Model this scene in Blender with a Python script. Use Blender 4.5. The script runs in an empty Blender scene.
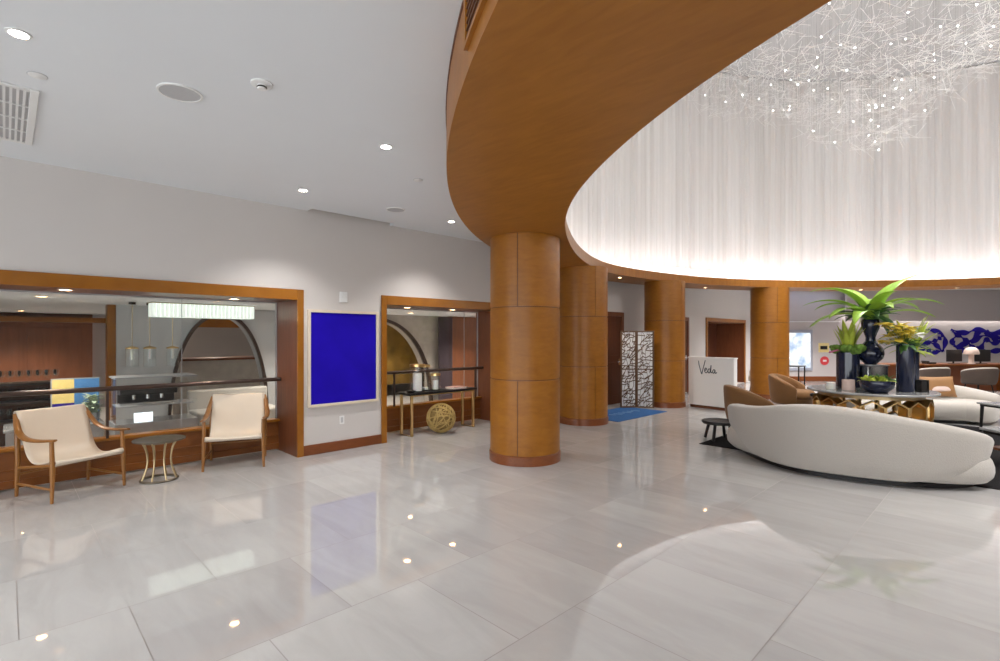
import bpy, bmesh, math, random
from mathutils import Vector, Matrix
random.seed(7)
S = bpy.context.scene
C = S.collection
PI = math.pi
TH = math.radians(45.6)

# ---------------------------------------------------------------- camera, world, exposure
cam = bpy.data.cameras.new('camera'); cam_o = bpy.data.objects.new('camera', cam); C.objects.link(cam_o)
cam.lens = 18.18; cam.sensor_width = 36; cam.shift_y = 0.007; cam.clip_end = 200
cam_o.location = (0, 0, 1.5); cam_o.rotation_euler = (PI/2, 0, TH)
S.camera = cam_o
S.view_settings.view_transform = 'Standard'; S.view_settings.look = 'None'
S.view_settings.gamma = 1; S.view_settings.exposure = 0.42; S.view_settings.use_curve_mapping = False
W = bpy.data.worlds.new('world'); S.world = W; W.use_nodes = True
bg = W.node_tree.nodes['Background']; bg.inputs[0].default_value = (0.93, 0.97, 1.0, 1); bg.inputs[1].default_value = 2.9

def light(kind, name, loc, energy, color=(1, 1, 1), rot=(0, 0, 0), **kw):
    l = bpy.data.lights.new(name, kind); l.energy = energy; l.color = color
    for k, v in kw.items(): setattr(l, k, v)
    o = bpy.data.objects.new(name, l); o.location = loc; o.rotation_euler = rot; C.objects.link(o); return o

# ---------------------------------------------------------------- materials
def newmat(name):
    m = bpy.data.materials.new(name); m.use_nodes = True
    nt = m.node_tree; return m, nt, nt.nodes['Principled BSDF']
def pset(b, **kw):
    names = dict(rough='Roughness', metal='Metallic', spec='Specular IOR Level', coat='Coat Weight', sheen='Sheen Weight',
                 trans='Transmission Weight', sub='Subsurface Weight', ior='IOR', coatrough='Coat Roughness')
    for k, v in kw.items(): b.inputs[names[k]].default_value = v
def mat(name, col, rough=0.5, var=0.06, scale=8.0, bump=0.0, **kw):
    m, nt, b = newmat(name); pset(b, rough=rough, **kw)
    tc = nt.nodes.new('ShaderNodeTexCoord'); n = nt.nodes.new('ShaderNodeTexNoise'); n.inputs['Scale'].default_value = scale
    n.inputs['Detail'].default_value = 4
    nt.links.new(tc.outputs['Object'], n.inputs['Vector'])
    mx = nt.nodes.new('ShaderNodeMix'); mx.data_type = 'RGBA'
    mx.inputs[6].default_value = tuple(c*(1-var) for c in col)+(1,); mx.inputs[7].default_value = tuple(min(1, c*(1+var)) for c in col)+(1,)
    nt.links.new(n.outputs['Fac'], mx.inputs[0]); nt.links.new(mx.outputs[2], b.inputs['Base Color'])
    if bump:
        bp = nt.nodes.new('ShaderNodeBump'); bp.inputs['Strength'].default_value = bump; bp.inputs['Distance'].default_value = 0.01
        nt.links.new(n.outputs['Fac'], bp.inputs['Height']); nt.links.new(bp.outputs[0], b.inputs['Normal'])
    return m
def wood(name, c1, c2, scale=(3, 3, 0.5), rough=0.35, coat=0.2, grain=14):
    m, nt, b = newmat(name); pset(b, rough=rough, coat=coat, coatrough=0.15, spec=0.35)
    tc = nt.nodes.new('ShaderNodeTexCoord'); mp = nt.nodes.new('ShaderNodeMapping'); mp.inputs['Scale'].default_value = scale
    nt.links.new(tc.outputs['Object'], mp.inputs[0])
    n = nt.nodes.new('ShaderNodeTexNoise'); n.inputs['Scale'].default_value = grain; n.inputs['Detail'].default_value = 6; n.inputs['Distortion'].default_value = 0.6
    n2 = nt.nodes.new('ShaderNodeTexNoise'); n2.inputs['Scale'].default_value = 1.3; n2.inputs['Detail'].default_value = 2
    nt.links.new(mp.outputs[0], n.inputs['Vector']); nt.links.new(mp.outputs[0], n2.inputs['Vector'])
    ad = nt.nodes.new('ShaderNodeMath'); ad.operation = 'MULTIPLY_ADD'; ad.inputs[1].default_value = 0.6
    nt.links.new(n.outputs['Fac'], ad.inputs[0])
    h = nt.nodes.new('ShaderNodeMath'); h.operation = 'MULTIPLY'; h.inputs[1].default_value = 0.4
    nt.links.new(n2.outputs['Fac'], h.inputs[0]); nt.links.new(h.outputs[0], ad.inputs[2])
    r = nt.nodes.new('ShaderNodeValToRGB'); r.color_ramp.elements[0].position = 0.3; r.color_ramp.elements[1].position = 0.7
    r.color_ramp.elements[0].color = c1+(1,); r.color_ramp.elements[1].color = c2+(1,)
    nt.links.new(ad.outputs[0], r.inputs[0]); nt.links.new(r.outputs[0], b.inputs['Base Color'])
    return m
def emit(name, col, strength):
    m, nt, b = newmat(name); b.inputs['Base Color'].default_value = col+(1,)
    b.inputs['Emission Color'].default_value = col+(1,); b.inputs['Emission Strength'].default_value = strength; return m
def glass(name, tint=(0.93, 0.96, 0.96), ior=1.45, gl=1.0):
    m = bpy.data.materials.new(name); m.use_nodes = True; nt = m.node_tree; nt.nodes.clear()
    o = nt.nodes.new('ShaderNodeOutputMaterial'); t = nt.nodes.new('ShaderNodeBsdfTransparent'); t.inputs[0].default_value = tint+(1,)
    g = nt.nodes.new('ShaderNodeBsdfGlossy'); g.inputs['Roughness'].default_value = 0.02; g.inputs['Color'].default_value = (gl, gl, gl, 1)
    lw_ = nt.nodes.new('ShaderNodeLayerWeight'); lw_.inputs['Blend'].default_value = 0.5
    pw = nt.nodes.new('ShaderNodeMath'); pw.operation = 'POWER'; pw.inputs[1].default_value = 4; nt.links.new(lw_.outputs['Facing'], pw.inputs[0])
    f = nt.nodes.new('ShaderNodeMath'); f.operation = 'MULTIPLY_ADD'; f.inputs[1].default_value = 0.7; f.inputs[2].default_value = ((ior-1)/(ior+1))**2; nt.links.new(pw.outputs[0], f.inputs[0])
    mx = nt.nodes.new('ShaderNodeMixShader')
    nt.links.new(f.outputs[0], mx.inputs[0]); nt.links.new(t.outputs[0], mx.inputs[1]); nt.links.new(g.outputs[0], mx.inputs[2]); nt.links.new(mx.outputs[0], o.inputs[0])
    return m

M = {}
M['veneer'] = wood('honey_veneer', (0.25, 0.088, 0.006), (0.345, 0.132, 0.012), scale=(1.6, 1.6, 5), rough=0.4, coat=0.05, grain=5)
M['soffit'] = wood('soffit_veneer', (0.27, 0.098, 0.011), (0.37, 0.145, 0.02), scale=(1.2, 5, 1.2), rough=0.42, coat=0.03, grain=4)
M['veneer_dark'] = wood('seam_wood', (0.10, 0.03, 0.008), (0.14, 0.045, 0.01), rough=0.45)
M['casing'] = wood('casing_wood', (0.25, 0.086, 0.006), (0.345, 0.13, 0.012), scale=(4, 0.8, 0.8), rough=0.3, grain=6)
M['panel'] = wood('panel_wood', (0.16, 0.048, 0.008), (0.23, 0.074, 0.014), scale=(4, 0.7, 3), rough=0.3, grain=6)
M['cafewood'] = wood('cafe_timber', (0.20, 0.07, 0.03), (0.30, 0.11, 0.05), scale=(5, 5, 0.6), rough=0.4, grain=6)
M['brown'] = wood('brown_wood', (0.13, 0.04, 0.016), (0.20, 0.065, 0.026), scale=(5, 5, 0.6), rough=0.35, grain=6)
M['darkdoor'] = wood('dark_door_wood', (0.07, 0.02, 0.008), (0.12, 0.036, 0.014), scale=(5, 5, 0.5), rough=0.4)
M['base'] = wood('baseboard_wood', (0.15, 0.04, 0.01), (0.22, 0.064, 0.017), scale=(3, 0.6, 3), rough=0.35)
M['chairwood'] = wood('chair_oak', (0.21, 0.085, 0.016), (0.31, 0.13, 0.03), scale=(6, 6, 1), rough=0.35, grain=8)
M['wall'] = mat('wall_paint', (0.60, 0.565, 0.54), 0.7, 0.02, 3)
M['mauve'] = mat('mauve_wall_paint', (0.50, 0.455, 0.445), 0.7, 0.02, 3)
M['ceil'] = mat('ceiling_paint', (0.76, 0.785, 0.81), 0.8, 0.015, 2)
M['white'] = mat('white_plastic', (0.78, 0.78, 0.77), 0.45, 0.02)
M['greyfix'] = mat('speaker_grille_grey', (0.5, 0.5, 0.51), 0.7, 0.03, 60)
M['black'] = mat('black_lacquer', (0.012, 0.010, 0.010), 0.35, 0.2, spec=0.3)
M['rug'] = mat('black_rug_pile', (0.010, 0.009, 0.010), 0.95, 0.4, 120, bump=0.4, spec=0.1)
M['dark'] = mat('cavity_shade', (0.03, 0.022, 0.018), 0.7, 0.2)
M['bronze'] = mat('bronze_rail', (0.075, 0.05, 0.042), 0.28, 0.15, 10, metal=0.6)
M['gold'] = mat('brushed_gold', (0.72, 0.50, 0.22), 0.3, 0.12, 20, metal=1.0)
M['brass'] = mat('aged_brass', (0.42, 0.32, 0.18), 0.35, 0.2, 14, metal=0.9)
M['iron'] = mat('dark_bronze_table', (0.17, 0.14, 0.105), 0.38, 0.3, 18, metal=0.7)
M['leather'] = mat('cream_leather', (0.68, 0.585, 0.475), 0.42, 0.05, 5)
M['boucle'] = mat('cream_boucle', (0.44, 0.405, 0.365), 0.9, 0.06, 90, bump=0.35, sheen=0.3)
M['piping'] = mat('cream_piping', (0.45, 0.41, 0.36), 0.9, 0.06, 90)
M['tan'] = mat('tan_velvet', (0.205, 0.094, 0.027), 0.75, 0.12, 7, sheen=0.12)
M['tanpillow'] = mat('tan_pillow_silk', (0.30, 0.15, 0.055), 0.5, 0.15, 5)
M['blush'] = mat('blush_cloth', (0.68, 0.52, 0.46), 0.6, 0.12, 5)
M['brownfab'] = mat('brown_fabric', (0.05, 0.034, 0.026), 0.8, 0.15, 30)
M['paleblue'] = mat('pale_blue_cloth', (0.45, 0.5, 0.6), 0.8, 0.1, 30)
M['cobalt'] = mat('cobalt_pigment', (0.012, 0.002, 0.38), 0.9, 0.25, 3.0, bump=0.2, spec=0.15)
M['artblue'] = mat('blue_paint_strokes', (0.012, 0.004, 0.21), 0.7, 0.2, 6, spec=0.2)
M['creamframe'] = mat('cream_art_frame', (0.70, 0.60, 0.48), 0.45, 0.04)
M['matblue'] = mat('blue_mat_pile', (0.012, 0.085, 0.25), 0.9, 0.25, 60, bump=0.3)
M['matmark'] = mat('pale_mat_mark', (0.22, 0.35, 0.5), 0.9, 0.2, 60)
M['vase'] = mat('midnight_blue_glaze', (0.012, 0.016, 0.04), 0.1, 0.4, 4, coat=0.2)
M['leaf'] = mat('palm_leaf', (0.30, 0.50, 0.05), 0.38, 0.45, 5)
M['leafdk'] = mat('dark_leaf', (0.05, 0.14, 0.03), 0.4, 0.5, 8)
M['leafyl'] = mat('lime_leaf', (0.38, 0.46, 0.05), 0.45, 0.35, 9)
M['moss'] = mat('moss', (0.12, 0.22, 0.03), 0.9, 0.5, 30)
M['flower'] = mat('yellow_petals', (0.72, 0.56, 0.06), 0.5, 0.25, 15)
M['flowerw'] = mat('white_petals', (0.8, 0.78, 0.72), 0.5, 0.1, 15)
M['paleplant'] = mat('pale_leaf', (0.34, 0.42, 0.30), 0.6, 0.3, 9)
M['candle'] = mat('white_wax', (0.82, 0.80, 0.75), 0.45, 0.02, sub=0.2)
M['book'] = mat('pink_book_cloth', (0.62, 0.36, 0.32), 0.6, 0.06)
M['paper'] = mat('paper_edges', (0.8, 0.76, 0.7), 0.8, 0.04)
M['host'] = mat('white_laminate', (0.84, 0.82, 0.79), 0.4, 0.02)
M['ink'] = mat('dark_lettering', (0.05, 0.06, 0.08), 0.5, 0.1)
M['chrome'] = mat('brushed_steel', (0.7, 0.7, 0.7), 0.25, 0.06, metal=1.0)
M['silverframe'] = mat('silver_screen_frame', (0.42, 0.44, 0.52), 0.35, 0.05, metal=0.3)
M['lattice'] = wood('lattice_brown', (0.10, 0.055, 0.03), (0.16, 0.09, 0.05), rough=0.4)
M['red'] = mat('red_notice', (0.6, 0.05, 0.06), 0.5, 0.1)
M['yellow'] = mat('yellow_notice', (0.72, 0.58, 0.25), 0.5, 0.25, 20)
M['beige'] = mat('beige_shade', (0.66, 0.50, 0.42), 0.7, 0.08)
M['screenbk'] = mat('monitor_black', (0.02, 0.018, 0.018), 0.3, 0.2)
M['greystone'] = mat('grey_table_stone', (0.30, 0.30, 0.30), 0.12, 0.25, 9)
M['cafewall'] = mat('cafe_plaster', (0.50, 0.50, 0.51), 0.75, 0.05, 3)
M['stone'] = mat('stone_plaster', (0.47, 0.42, 0.37), 0.85, 0.22, 7, bump=0.5)
M['purple'] = mat('plum_drape', (0.10, 0.07, 0.085), 0.85, 0.2, 20)
M['cafefloor'] = mat('cafe_floor_tile', (0.50, 0.46, 0.43), 0.3, 0.1, 3)
M['steelgrey'] = mat('grey_steel_case', (0.40, 0.41, 0.43), 0.3, 0.2, 6, metal=0.3)
M['yellowart'] = mat('yellow_paint', (0.72, 0.56, 0.20), 0.6, 0.25, 9)
M['blueart'] = mat('sea_blue_paint', (0.06, 0.19, 0.42), 0.6, 0.5, 7)
M['warmart'] = mat('amber_mural', (0.30, 0.17, 0.03), 0.6, 0.7, 4)
M['glass'] = glass('window_glass', (0.95, 0.965, 0.96), 1.33)
M['clear'] = glass('clear_glass', (0.985, 0.99, 0.99), 1.3)
M['pendglass'] = glass('pendant_glass', (0.95, 0.97, 0.97), 1.45)
M['lamp'] = emit('lamp_face', (1, 0.96, 0.9), 9)
M['lampwarm'] = emit('warm_lamp_face', (1, 0.82, 0.6), 7)
M['bulb'] = emit('crystal_bulb', (1, 0.98, 0.95), 7)
M['led'] = emit('cove_led', (0.92, 0.965, 1.0), 12)
M['wallled'] = emit('wall_wash_led', (1, 0.97, 0.93), 7)
M['glowled'] = emit('added_glow_led', (0.92, 0.965, 1.0), 34)
M['ledblue'] = emit('blue_linear_light', (0.45, 0.62, 1.0), 1.6)
M['lantern'] = emit('pleated_lantern_shade', (0.86, 0.93, 0.86), 0.5)
M['cardglow'] = emit('glowing_card_white', (0.9, 0.95, 1.0), 0.9)

def floor_mat():
    m, nt, b = newmat('marble_tiles'); pset(b, rough=0.07, spec=0.9)
    N = nt.nodes; L = nt.links
    tc = N.new('ShaderNodeTexCoord'); mp = N.new('ShaderNodeMapping'); mp.vector_type = 'POINT'
    sw = N.new('ShaderNodeSeparateXYZ'); cb = N.new('ShaderNodeCombineXYZ')
    L.new(tc.outputs['Object'], sw.inputs[0]); L.new(sw.outputs['Y'], cb.inputs['X']); L.new(sw.outputs['X'], cb.inputs['Y'])
    L.new(cb.outputs[0], mp.inputs[0])
    # tile joints: rows 0.868 m across x (one at x = -3.46), joints every 0.888 m along y, half-lapped
    mp.inputs['Location'].default_value = (0.84, 3.46 + 0.868*30, 0)
    br = N.new('ShaderNodeTexBrick'); br.offset = 0.5; br.offset_frequency = 2; br.squash = 1
    br.inputs['Scale'].default_value = 1; br.inputs['Mortar Size'].default_value = 0.0028; br.inputs['Mortar Smooth'].default_value = 0.0
    br.inputs['Brick Width'].default_value = 0.888; br.inputs['Row Height'].default_value = 0.868
    br.inputs['Color1'].default_value = (0, 0, 0, 1); br.inputs['Color2'].default_value = (1, 1, 1, 1); br.inputs['Mortar'].default_value = (0.5, 0.5, 0.5, 1)
    L.new(mp.outputs[0], br.inputs['Vector'])
    # veining, shifted per tile
    va = N.new('ShaderNodeVectorMath'); va.operation = 'MULTIPLY_ADD'
    va.inputs[1].default_value = (13, 7, 5); L.new(br.outputs['Color'], va.inputs[0]); L.new(tc.outputs['Object'], va.inputs[2])
    mv = N.new('ShaderNodeMapping'); mv.inputs['Rotation'].default_value = (0, 0, 0.5); mv.inputs['Scale'].default_value = (0.8, 3.2, 1)
    L.new(va.outputs[0], mv.inputs[0])
    n1 = N.new('ShaderNodeTexNoise'); n1.inputs['Scale'].default_value = 1.5; n1.inputs['Detail'].default_value = 7; n1.inputs['Distortion'].default_value = 0.8
    n1.inputs['Roughness'].default_value = 0.6
    L.new(mv.outputs[0], n1.inputs['Vector'])
    r = N.new('ShaderNodeValToRGB'); e = r.color_ramp.elements; e[0].position = 0.34; e[1].position = 0.62
    e[0].color = (0.415, 0.405, 0.397, 1); e[1].color = (0.46, 0.452, 0.446, 1)
    L.new(n1.outputs['Fac'], r.inputs[0])
    mm = N.new('ShaderNodeMix'); mm.data_type = 'RGBA'; mm.blend_type = 'MULTIPLY'; mm.inputs[0].default_value = 1
    tr = N.new('ShaderNodeValToRGB'); tr.color_ramp.elements[0].color = (0.93, 0.925, 0.925, 1); tr.color_ramp.elements[1].color = (1.06, 1.06, 1.05, 1)
    L.new(br.outputs['Color'], tr.inputs[0]); L.new(r.outputs[0], mm.inputs[6]); L.new(tr.outputs[0], mm.inputs[7])
    mo = N.new('ShaderNodeMix'); mo.data_type = 'RGBA'; mo.inputs[7].default_value = (0.22, 0.20, 0.19, 1)
    L.new(br.outputs['Fac'], mo.inputs[0]); L.new(mm.outputs[2], mo.inputs[6]); L.new(mo.outputs[2], b.inputs['Base Color'])
    rr = N.new('ShaderNodeMath'); rr.operation = 'MULTIPLY_ADD'; rr.inputs[1].default_value = 0.4; rr.inputs[2].default_value = 0.03
    L.new(br.outputs['Fac'], rr.inputs[0]); L.new(rr.outputs[0], b.inputs['Roughness'])
    return m
M['floor'] = floor_mat()

def curtain_mat():
    m, nt, b = newmat('sheer_curtain'); pset(b, rough=0.75)
    N = nt.nodes; L = nt.links
    tc = N.new('ShaderNodeTexCoord'); n = N.new('ShaderNodeTexNoise'); n.inputs['Scale'].default_value = 6
    mp = N.new('ShaderNodeMapping'); mp.inputs['Scale'].default_value = (1, 1, 0.02)
    L.new(tc.outputs['Object'], mp.inputs[0]); L.new(mp.outputs[0], n.inputs['Vector'])
    r = N.new('ShaderNodeValToRGB'); r.color_ramp.elements[0].color = (0.68, 0.66, 0.645, 1); r.color_ramp.elements[1].color = (0.80, 0.785, 0.775, 1)
    r.color_ramp.elements[0].position = 0.35; r.color_ramp.elements[1].position = 0.65
    L.new(n.outputs['Fac'], r.inputs[0]); L.new(r.outputs[0], b.inputs['Base Color'])
    return m
M['curtain'] = curtain_mat()
m, nt, b = newmat('gloss_drum_ceiling'); b.inputs['Base Color'].default_value = (0.62, 0.62, 0.63, 1); pset(b, rough=0.08, spec=0.9, coat=0.5); M['drumceil'] = m

# ---------------------------------------------------------------- mesh builder
class MB:
    def __init__(s): s.v = []; s.f = []
    def add(s, vs, fs):
        o = len(s.v); s.v += [tuple(p) for p in vs]; s.f += [tuple(i+o for i in f) for f in fs]; return s
    def box(s, x0, x1, y0, y1, z0, z1):
        return s.add([(x0,y0,z0),(x1,y0,z0),(x1,y1,z0),(x0,y1,z0),(x0,y0,z1),(x1,y0,z1),(x1,y1,z1),(x0,y1,z1)],
                     [(3,2,1,0),(4,5,6,7),(0,1,5,4),(1,2,6,5),(2,3,7,6),(3,0,4,7)])
    def bar(s, a, b, w, h=None, up=(0, 0, 1)):
        a = Vector(a); b = Vector(b); d = (b-a).normalized(); u = Vector(up)
        if abs(d.dot(u)) > 0.98: u = Vector((1, 0, 0))
        r = d.cross(u).normalized(); u = r.cross(d); h = h or w
        vs = [p+r*(i*w/2)+u*(j*h/2) for p in (a, b) for i, j in ((-1,-1),(1,-1),(1,1),(-1,1))]
        return s.add(vs, [(3,2,1,0),(4,5,6,7),(0,1,5,4),(1,2,6,5),(2,3,7,6),(3,0,4,7)])
    def lathe(s, prof, n=32, c=(0, 0, 0), arc=None):
        vs = []; k = len(prof); cx, cy, cz = c
        for i in range(n):
            a = 2*PI*i/n
            for r, z in prof: vs.append((cx+r*math.cos(a), cy+r*math.sin(a), cz+z))
        fs = [(i*k+j, ((i+1) % n)*k+j, ((i+1) % n)*k+j+1, i*k+j+1) for i in range(n) for j in range(k-1)]
        fs.append(tuple(i*k for i in range(n-1, -1, -1))) if prof[0][0] > 1e-4 else None
        fs.append(tuple(i*k+k-1 for i in range(n))) if prof[-1][0] > 1e-4 else None
        return s.add(vs, fs)
    def cyl(s, c, r, z0, z1, n=28, r1=None):
        return s.lathe([(r, z0), (r if r1 is None else r1, z1)], n, c)
    def tube(s, pts, r, n=8, closed=False, flat=1.0, cap=True):
        pts = [Vector(p) for p in pts]; k = len(pts); rs = r if isinstance(r, (list, tuple)) else [r]*k
        vs = []; u = None
        for i, p in enumerate(pts):
            if closed: d = pts[(i+1) % k]-pts[i-1]
            else: d = pts[min(i+1, k-1)]-pts[max(i-1, 0)]
            d.normalize()
            if u is None: u = Vector((0, 0, 1)) if abs(d.z) < 0.9 else Vector((1, 0, 0))
            u = (u-d*u.dot(d)).normalized(); w = d.cross(u)
            for j in range(n):
                a = 2*PI*j/n+PI/n; vs.append(p+w*(math.cos(a)*rs[i])+u*(math.sin(a)*rs[i]*flat))
        e = k if closed else k-1
        fs = [(i*n+j, i*n+(j+1) % n, ((i+1) % k)*n+(j+1) % n, ((i+1) % k)*n+j) for i in range(e) for j in range(n)]
        if not closed and cap: fs += [tuple(range(n-1, -1, -1)), tuple((k-1)*n+j for j in range(n))]
        return s.add(vs, fs)
    def sphere(s, c, r, n=14, m=9, sz=1.0):
        return s.lathe([(max(1e-5, r*math.sin(PI*i/m)), -r*sz*math.cos(PI*i/m)) for i in range(m+1)], n, c)
    def loft(s, rings, cap=True, closed=True):
        n = len(rings[0]); vs = [p for q in rings for p in q]
        e = n if closed else n-1
        fs = [(i*n+j, i*n+(j+1) % n, (i+1)*n+(j+1) % n, (i+1)*n+j) for i in range(len(rings)-1) for j in range(e)]
        if cap and closed: fs += [tuple(range(n-1, -1, -1)), tuple((len(rings)-1)*n+j for j in range(n))]
        return s.add(vs, fs)
    def leaf(s, base, az, el, L, w, droop, n=10, fold=0.25, twist=0):
        p = Vector(base); rings = []; e = el; st = L/n
        side = Vector((-math.sin(az), math.cos(az), 0))
        for i in range(n+1):
            t = i/n; ww = w*(math.sin(PI*min(1, 0.08+0.92*t)**0.75)**0.8 if t < 1 else 0.02)+0.002
            d = Vector((math.cos(az)*math.cos(e), math.sin(az)*math.cos(e), math.sin(e))); nn = side.cross(d)*-1
            if nn.z < 0 and e < PI/2: nn = -nn
            rings.append([p+side*ww+nn*(ww*fold), p, p-side*ww+nn*(ww*fold)])
            p = p+d*st; e -= droop/n
        return s.loft(rings, cap=False, closed=False)
    def build(s, name, m, parent=None, bevel=0, smooth=35, solid=0, seg=2, sub=0):
        me = bpy.data.meshes.new(name); me.from_pydata(s.v, [], s.f); me.update()
        bm = bmesh.new(); bm.from_mesh(me)
        if not solid: bmesh.ops.recalc_face_normals(bm, faces=bm.faces)
        bm.to_mesh(me); bm.free()
        if smooth:
            me.polygons.foreach_set('use_smooth', [True]*len(me.polygons)); me.set_sharp_from_angle(angle=math.radians(smooth))
        me.materials.append(m if not isinstance(m, str) else M[m])
        o = bpy.data.objects.new(name, me); C.objects.link(o)
        if parent: o.parent = parent
        if sub:
            md = o.modifiers.new('subd', 'SUBSURF'); md.levels = sub; md.render_levels = sub
        if bevel:
            md = o.modifiers.new('bevel', 'BEVEL'); md.width = bevel; md.segments = seg; md.limit_method = 'ANGLE'; md.angle_limit = math.radians(40)
        if solid:
            md = o.modifiers.new('solid', 'SOLIDIFY'); md.thickness = solid
        return o
def tag(o, label=None, cat=None, group=None, kind=None):
    if label: o['label'] = label
    if cat: o['category'] = cat
    if group: o['group'] = group
    if kind: o['kind'] = kind
    return o
def thing(name, label, cat, loc=(0, 0, 0), rz=0, group=None):
    o = bpy.data.objects.new(name, None); C.objects.link(o); o.location = loc; o.rotation_euler = (0, 0, rz)
    o.empty_display_size = 0.1
    return tag(o, label, cat, group)
def structure(name, loc=(0, 0, 0), rz=0):
    o = bpy.data.objects.new(name, None); C.objects.link(o); o.location = loc; o.rotation_euler = (0, 0, rz); o['kind'] = 'structure'; return o
def copy_tree(o, parent=None):
    c = o.copy(); C.objects.link(c)
    if parent: c.parent = parent
    for ch in list(o.children): copy_tree(ch, c)
    return c
CT, ST = math.cos(TH), math.sin(TH)
def lw(u, v, z=0.0):      # the lounge group stands on axes turned 45.6 degrees to the room grid
    return (u*CT-v*ST, u*ST+v*CT, z)
def smooth_path(P, n):    # Catmull-Rom through points
    P = [Vector(p) for p in P]; Q = [P[0]*2-P[1]]+P+[P[-1]*2-P[-2]]; out = []
    k = len(P)-1
    for i in range(n+1):
        t = i/n*k; j = min(int(t), k-1); f = t-j; a, b, c, d = Q[j:j+4]
        out.append(0.5*((2*b)+(c-a)*f+(2*a-5*b+4*c-d)*f*f+(3*b-a-3*c+d)*f**3))
    return out

# ================================================================ SETTING
CH = 3.13; SH = 2.72
IC, IR = (2.2, 9.23), 7.53          # oculus
OC, OR = (2.61, 9.13), 8.78         # outer edge of the timber ring
WX = -6.30                          # lobby face of the left wall
GX = -6.95                          # glass line of the recessed windows

MB().box(-6.95, 16, -7, 26, -0.1, 0).build('floor', 'floor')['kind'] = 'structure'

# ceiling with a round opening (rim hidden above the timber ring), notch at the wall for the slot
def ceiling():
    b = MB(); x0, x1, y0, y1 = WX+0.14, 16, -7, 26; R = 8.5; n = 180; cx, cy = OC
    # concentric grid: circle -> rectangle
    angs = sorted([2*PI*i/n for i in range(n)]+[math.atan2(y-cy, x-cx) % (2*PI) for x in (x0, x1) for y in (y0, y1)])
    ci, co = [], []
    for a in angs:
        c, s_ = math.cos(a), math.sin(a); ts = []
        if c > 1e-9: ts.append((x1-cx)/c)
        if c < -1e-9: ts.append((x0-cx)/c)
        if s_ > 1e-9: ts.append((y1-cy)/s_)
        if s_ < -1e-9: ts.append((y0-cy)/s_)
        t = min(ts); ci.append((cx+min(R, t)*c, cy+min(R, t)*s_)); co.append((cx+t*c, cy+t*s_))
    k = len(angs)
    vs = [(x, y, CH) for x, y in ci]+[(x, y, CH) for x, y in co]
    b.add(vs, [(i, (i+1) % k, k+(i+1) % k, k+i) for i in range(k)])
    o = b.build('ceiling', 'ceil', smooth=0, solid=0.04)
    return o
ce = ceiling(); ce['kind'] = 'structure'
ce.modifiers['solid'].offset = 0
b = MB()
for y0, y1 in ((-7, 2.74), (3.95, 26)): b.box(WX-0.02, WX+0.142, y0, y1, CH-0.02, CH+0.02)
b.build('ceiling', 'ceil', ce, smooth=0).name = 'wall_edge_strip'
b = MB().box(WX-0.02, WX+0.182, 2.70, 3.99, CH+0.16, CH+0.2); b.box(WX+0.142, WX+0.182, 2.70, 3.99, CH+0.021, CH+0.16); b.box(WX-0.02, WX+0.142, 2.70, 2.74, CH+0.021, CH+0.16); b.box(WX-0.02, WX+0.142, 3.95, 3.99, CH+0.021, CH+0.16); b.build('slot_recess', 'mauve', ce, smooth=0)

# left wall, built around its openings
openings = [(-1.3, 2.625, 0, 2.05), (3.866, 6.25, 0, 2.05), (14.6, 17.5, 0, 2.0)]
b = MB(); y = -7.0
for y0, y1, z0, z1 in openings:
    b.box(WX-0.25, WX, y, y0, 0, 3.4); b.box(WX-0.25, WX, y0, y1, z1, 3.4); y = y1
b.box(WX-0.25, WX, y, 26, 0, 3.4)
b.build('wall_left', 'wall', smooth=0)['kind'] = 'structure'
# skirting between the frames
def skirting(y0, y1, name='baseboard_left'):
    o = MB().box(WX, WX+0.022, y0, y1, 0, 0.13).build(name, 'base', bevel=0.006); o['kind'] = 'structure'
skirting(2.685, 3.806); skirting(6.31, 9.03); skirting(10.11, 12.33); skirting(13.41, 14.52)

# recessed windows with timber casing, panelled apron, sill and glass
def cafe_window(n, y0, y1, posts):
    r = structure('window_%d' % n)
    c = 0.08; zt = 2.10; zi = 1.97
    b = MB(); b.box(WX, WX+0.03, y0-c+0.02, y0+0.02, 0, zt); b.box(WX, WX+0.03, y1-0.02, y1+c-0.02, 0, zt); b.box(WX, WX+0.03, y0+0.02, y1-0.02, zi, zt)
    b.build('casing', 'casing', r, bevel=0.004)
    b = MB(); b.box(GX-0.05, WX+0.005, y0-0.02, y0+0.02, 0, 2.05); b.box(GX-0.05, WX+0.005, y1-0.02, y1+0.02, 0, 2.05)
    b.build('reveal', 'brown', r)
    MB().box(GX-0.05, WX, y0+0.02, y1-0.02, zi, 2.05).build('head_lining', 'brown', r)
    b = MB(); b.box(GX-0.02, GX+0.07, y0+0.02, y1-0.02, 0.02, 0.385)
    b.box(GX+0.07, GX+0.085, y0+0.02, y1-0.02, 0.02, 0.10); b.box(GX+0.07, GX+0.082, y0+0.02, y1-0.02, 0.19, 0.205)
    b.build('apron', 'panel', r, bevel=0.004)
    MB().box(GX-0.03, GX+0.11, y0+0.02, y1-0.02, 0.385, 0.42).build('sill', 'casing', r, bevel=0.006)
    MB().box(GX-0.005, GX+0.005, y0+0.02, y1-0.02, 0.42, zi).build('pane', 'glass', r, smooth=0)
    b = MB()
    for p in posts: b.box(GX-0.004, GX+0.007, p-0.003, p+0.003, 0.42, zi)
    b.box(GX-0.01, GX+0.01, y0+0.02, y1-0.02, zi-0.015, zi); b.box(GX-0.01, GX+0.01, y1-0.035, y1-0.02, 0.42, zi-0.015)
    b.build('glazing_bars', 'steelgrey', r)
    return r
cafe_window(1, -1.3, 2.625, (1.50,)); cafe_window(2, 3.866, 6.25, (5.9,))

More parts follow.
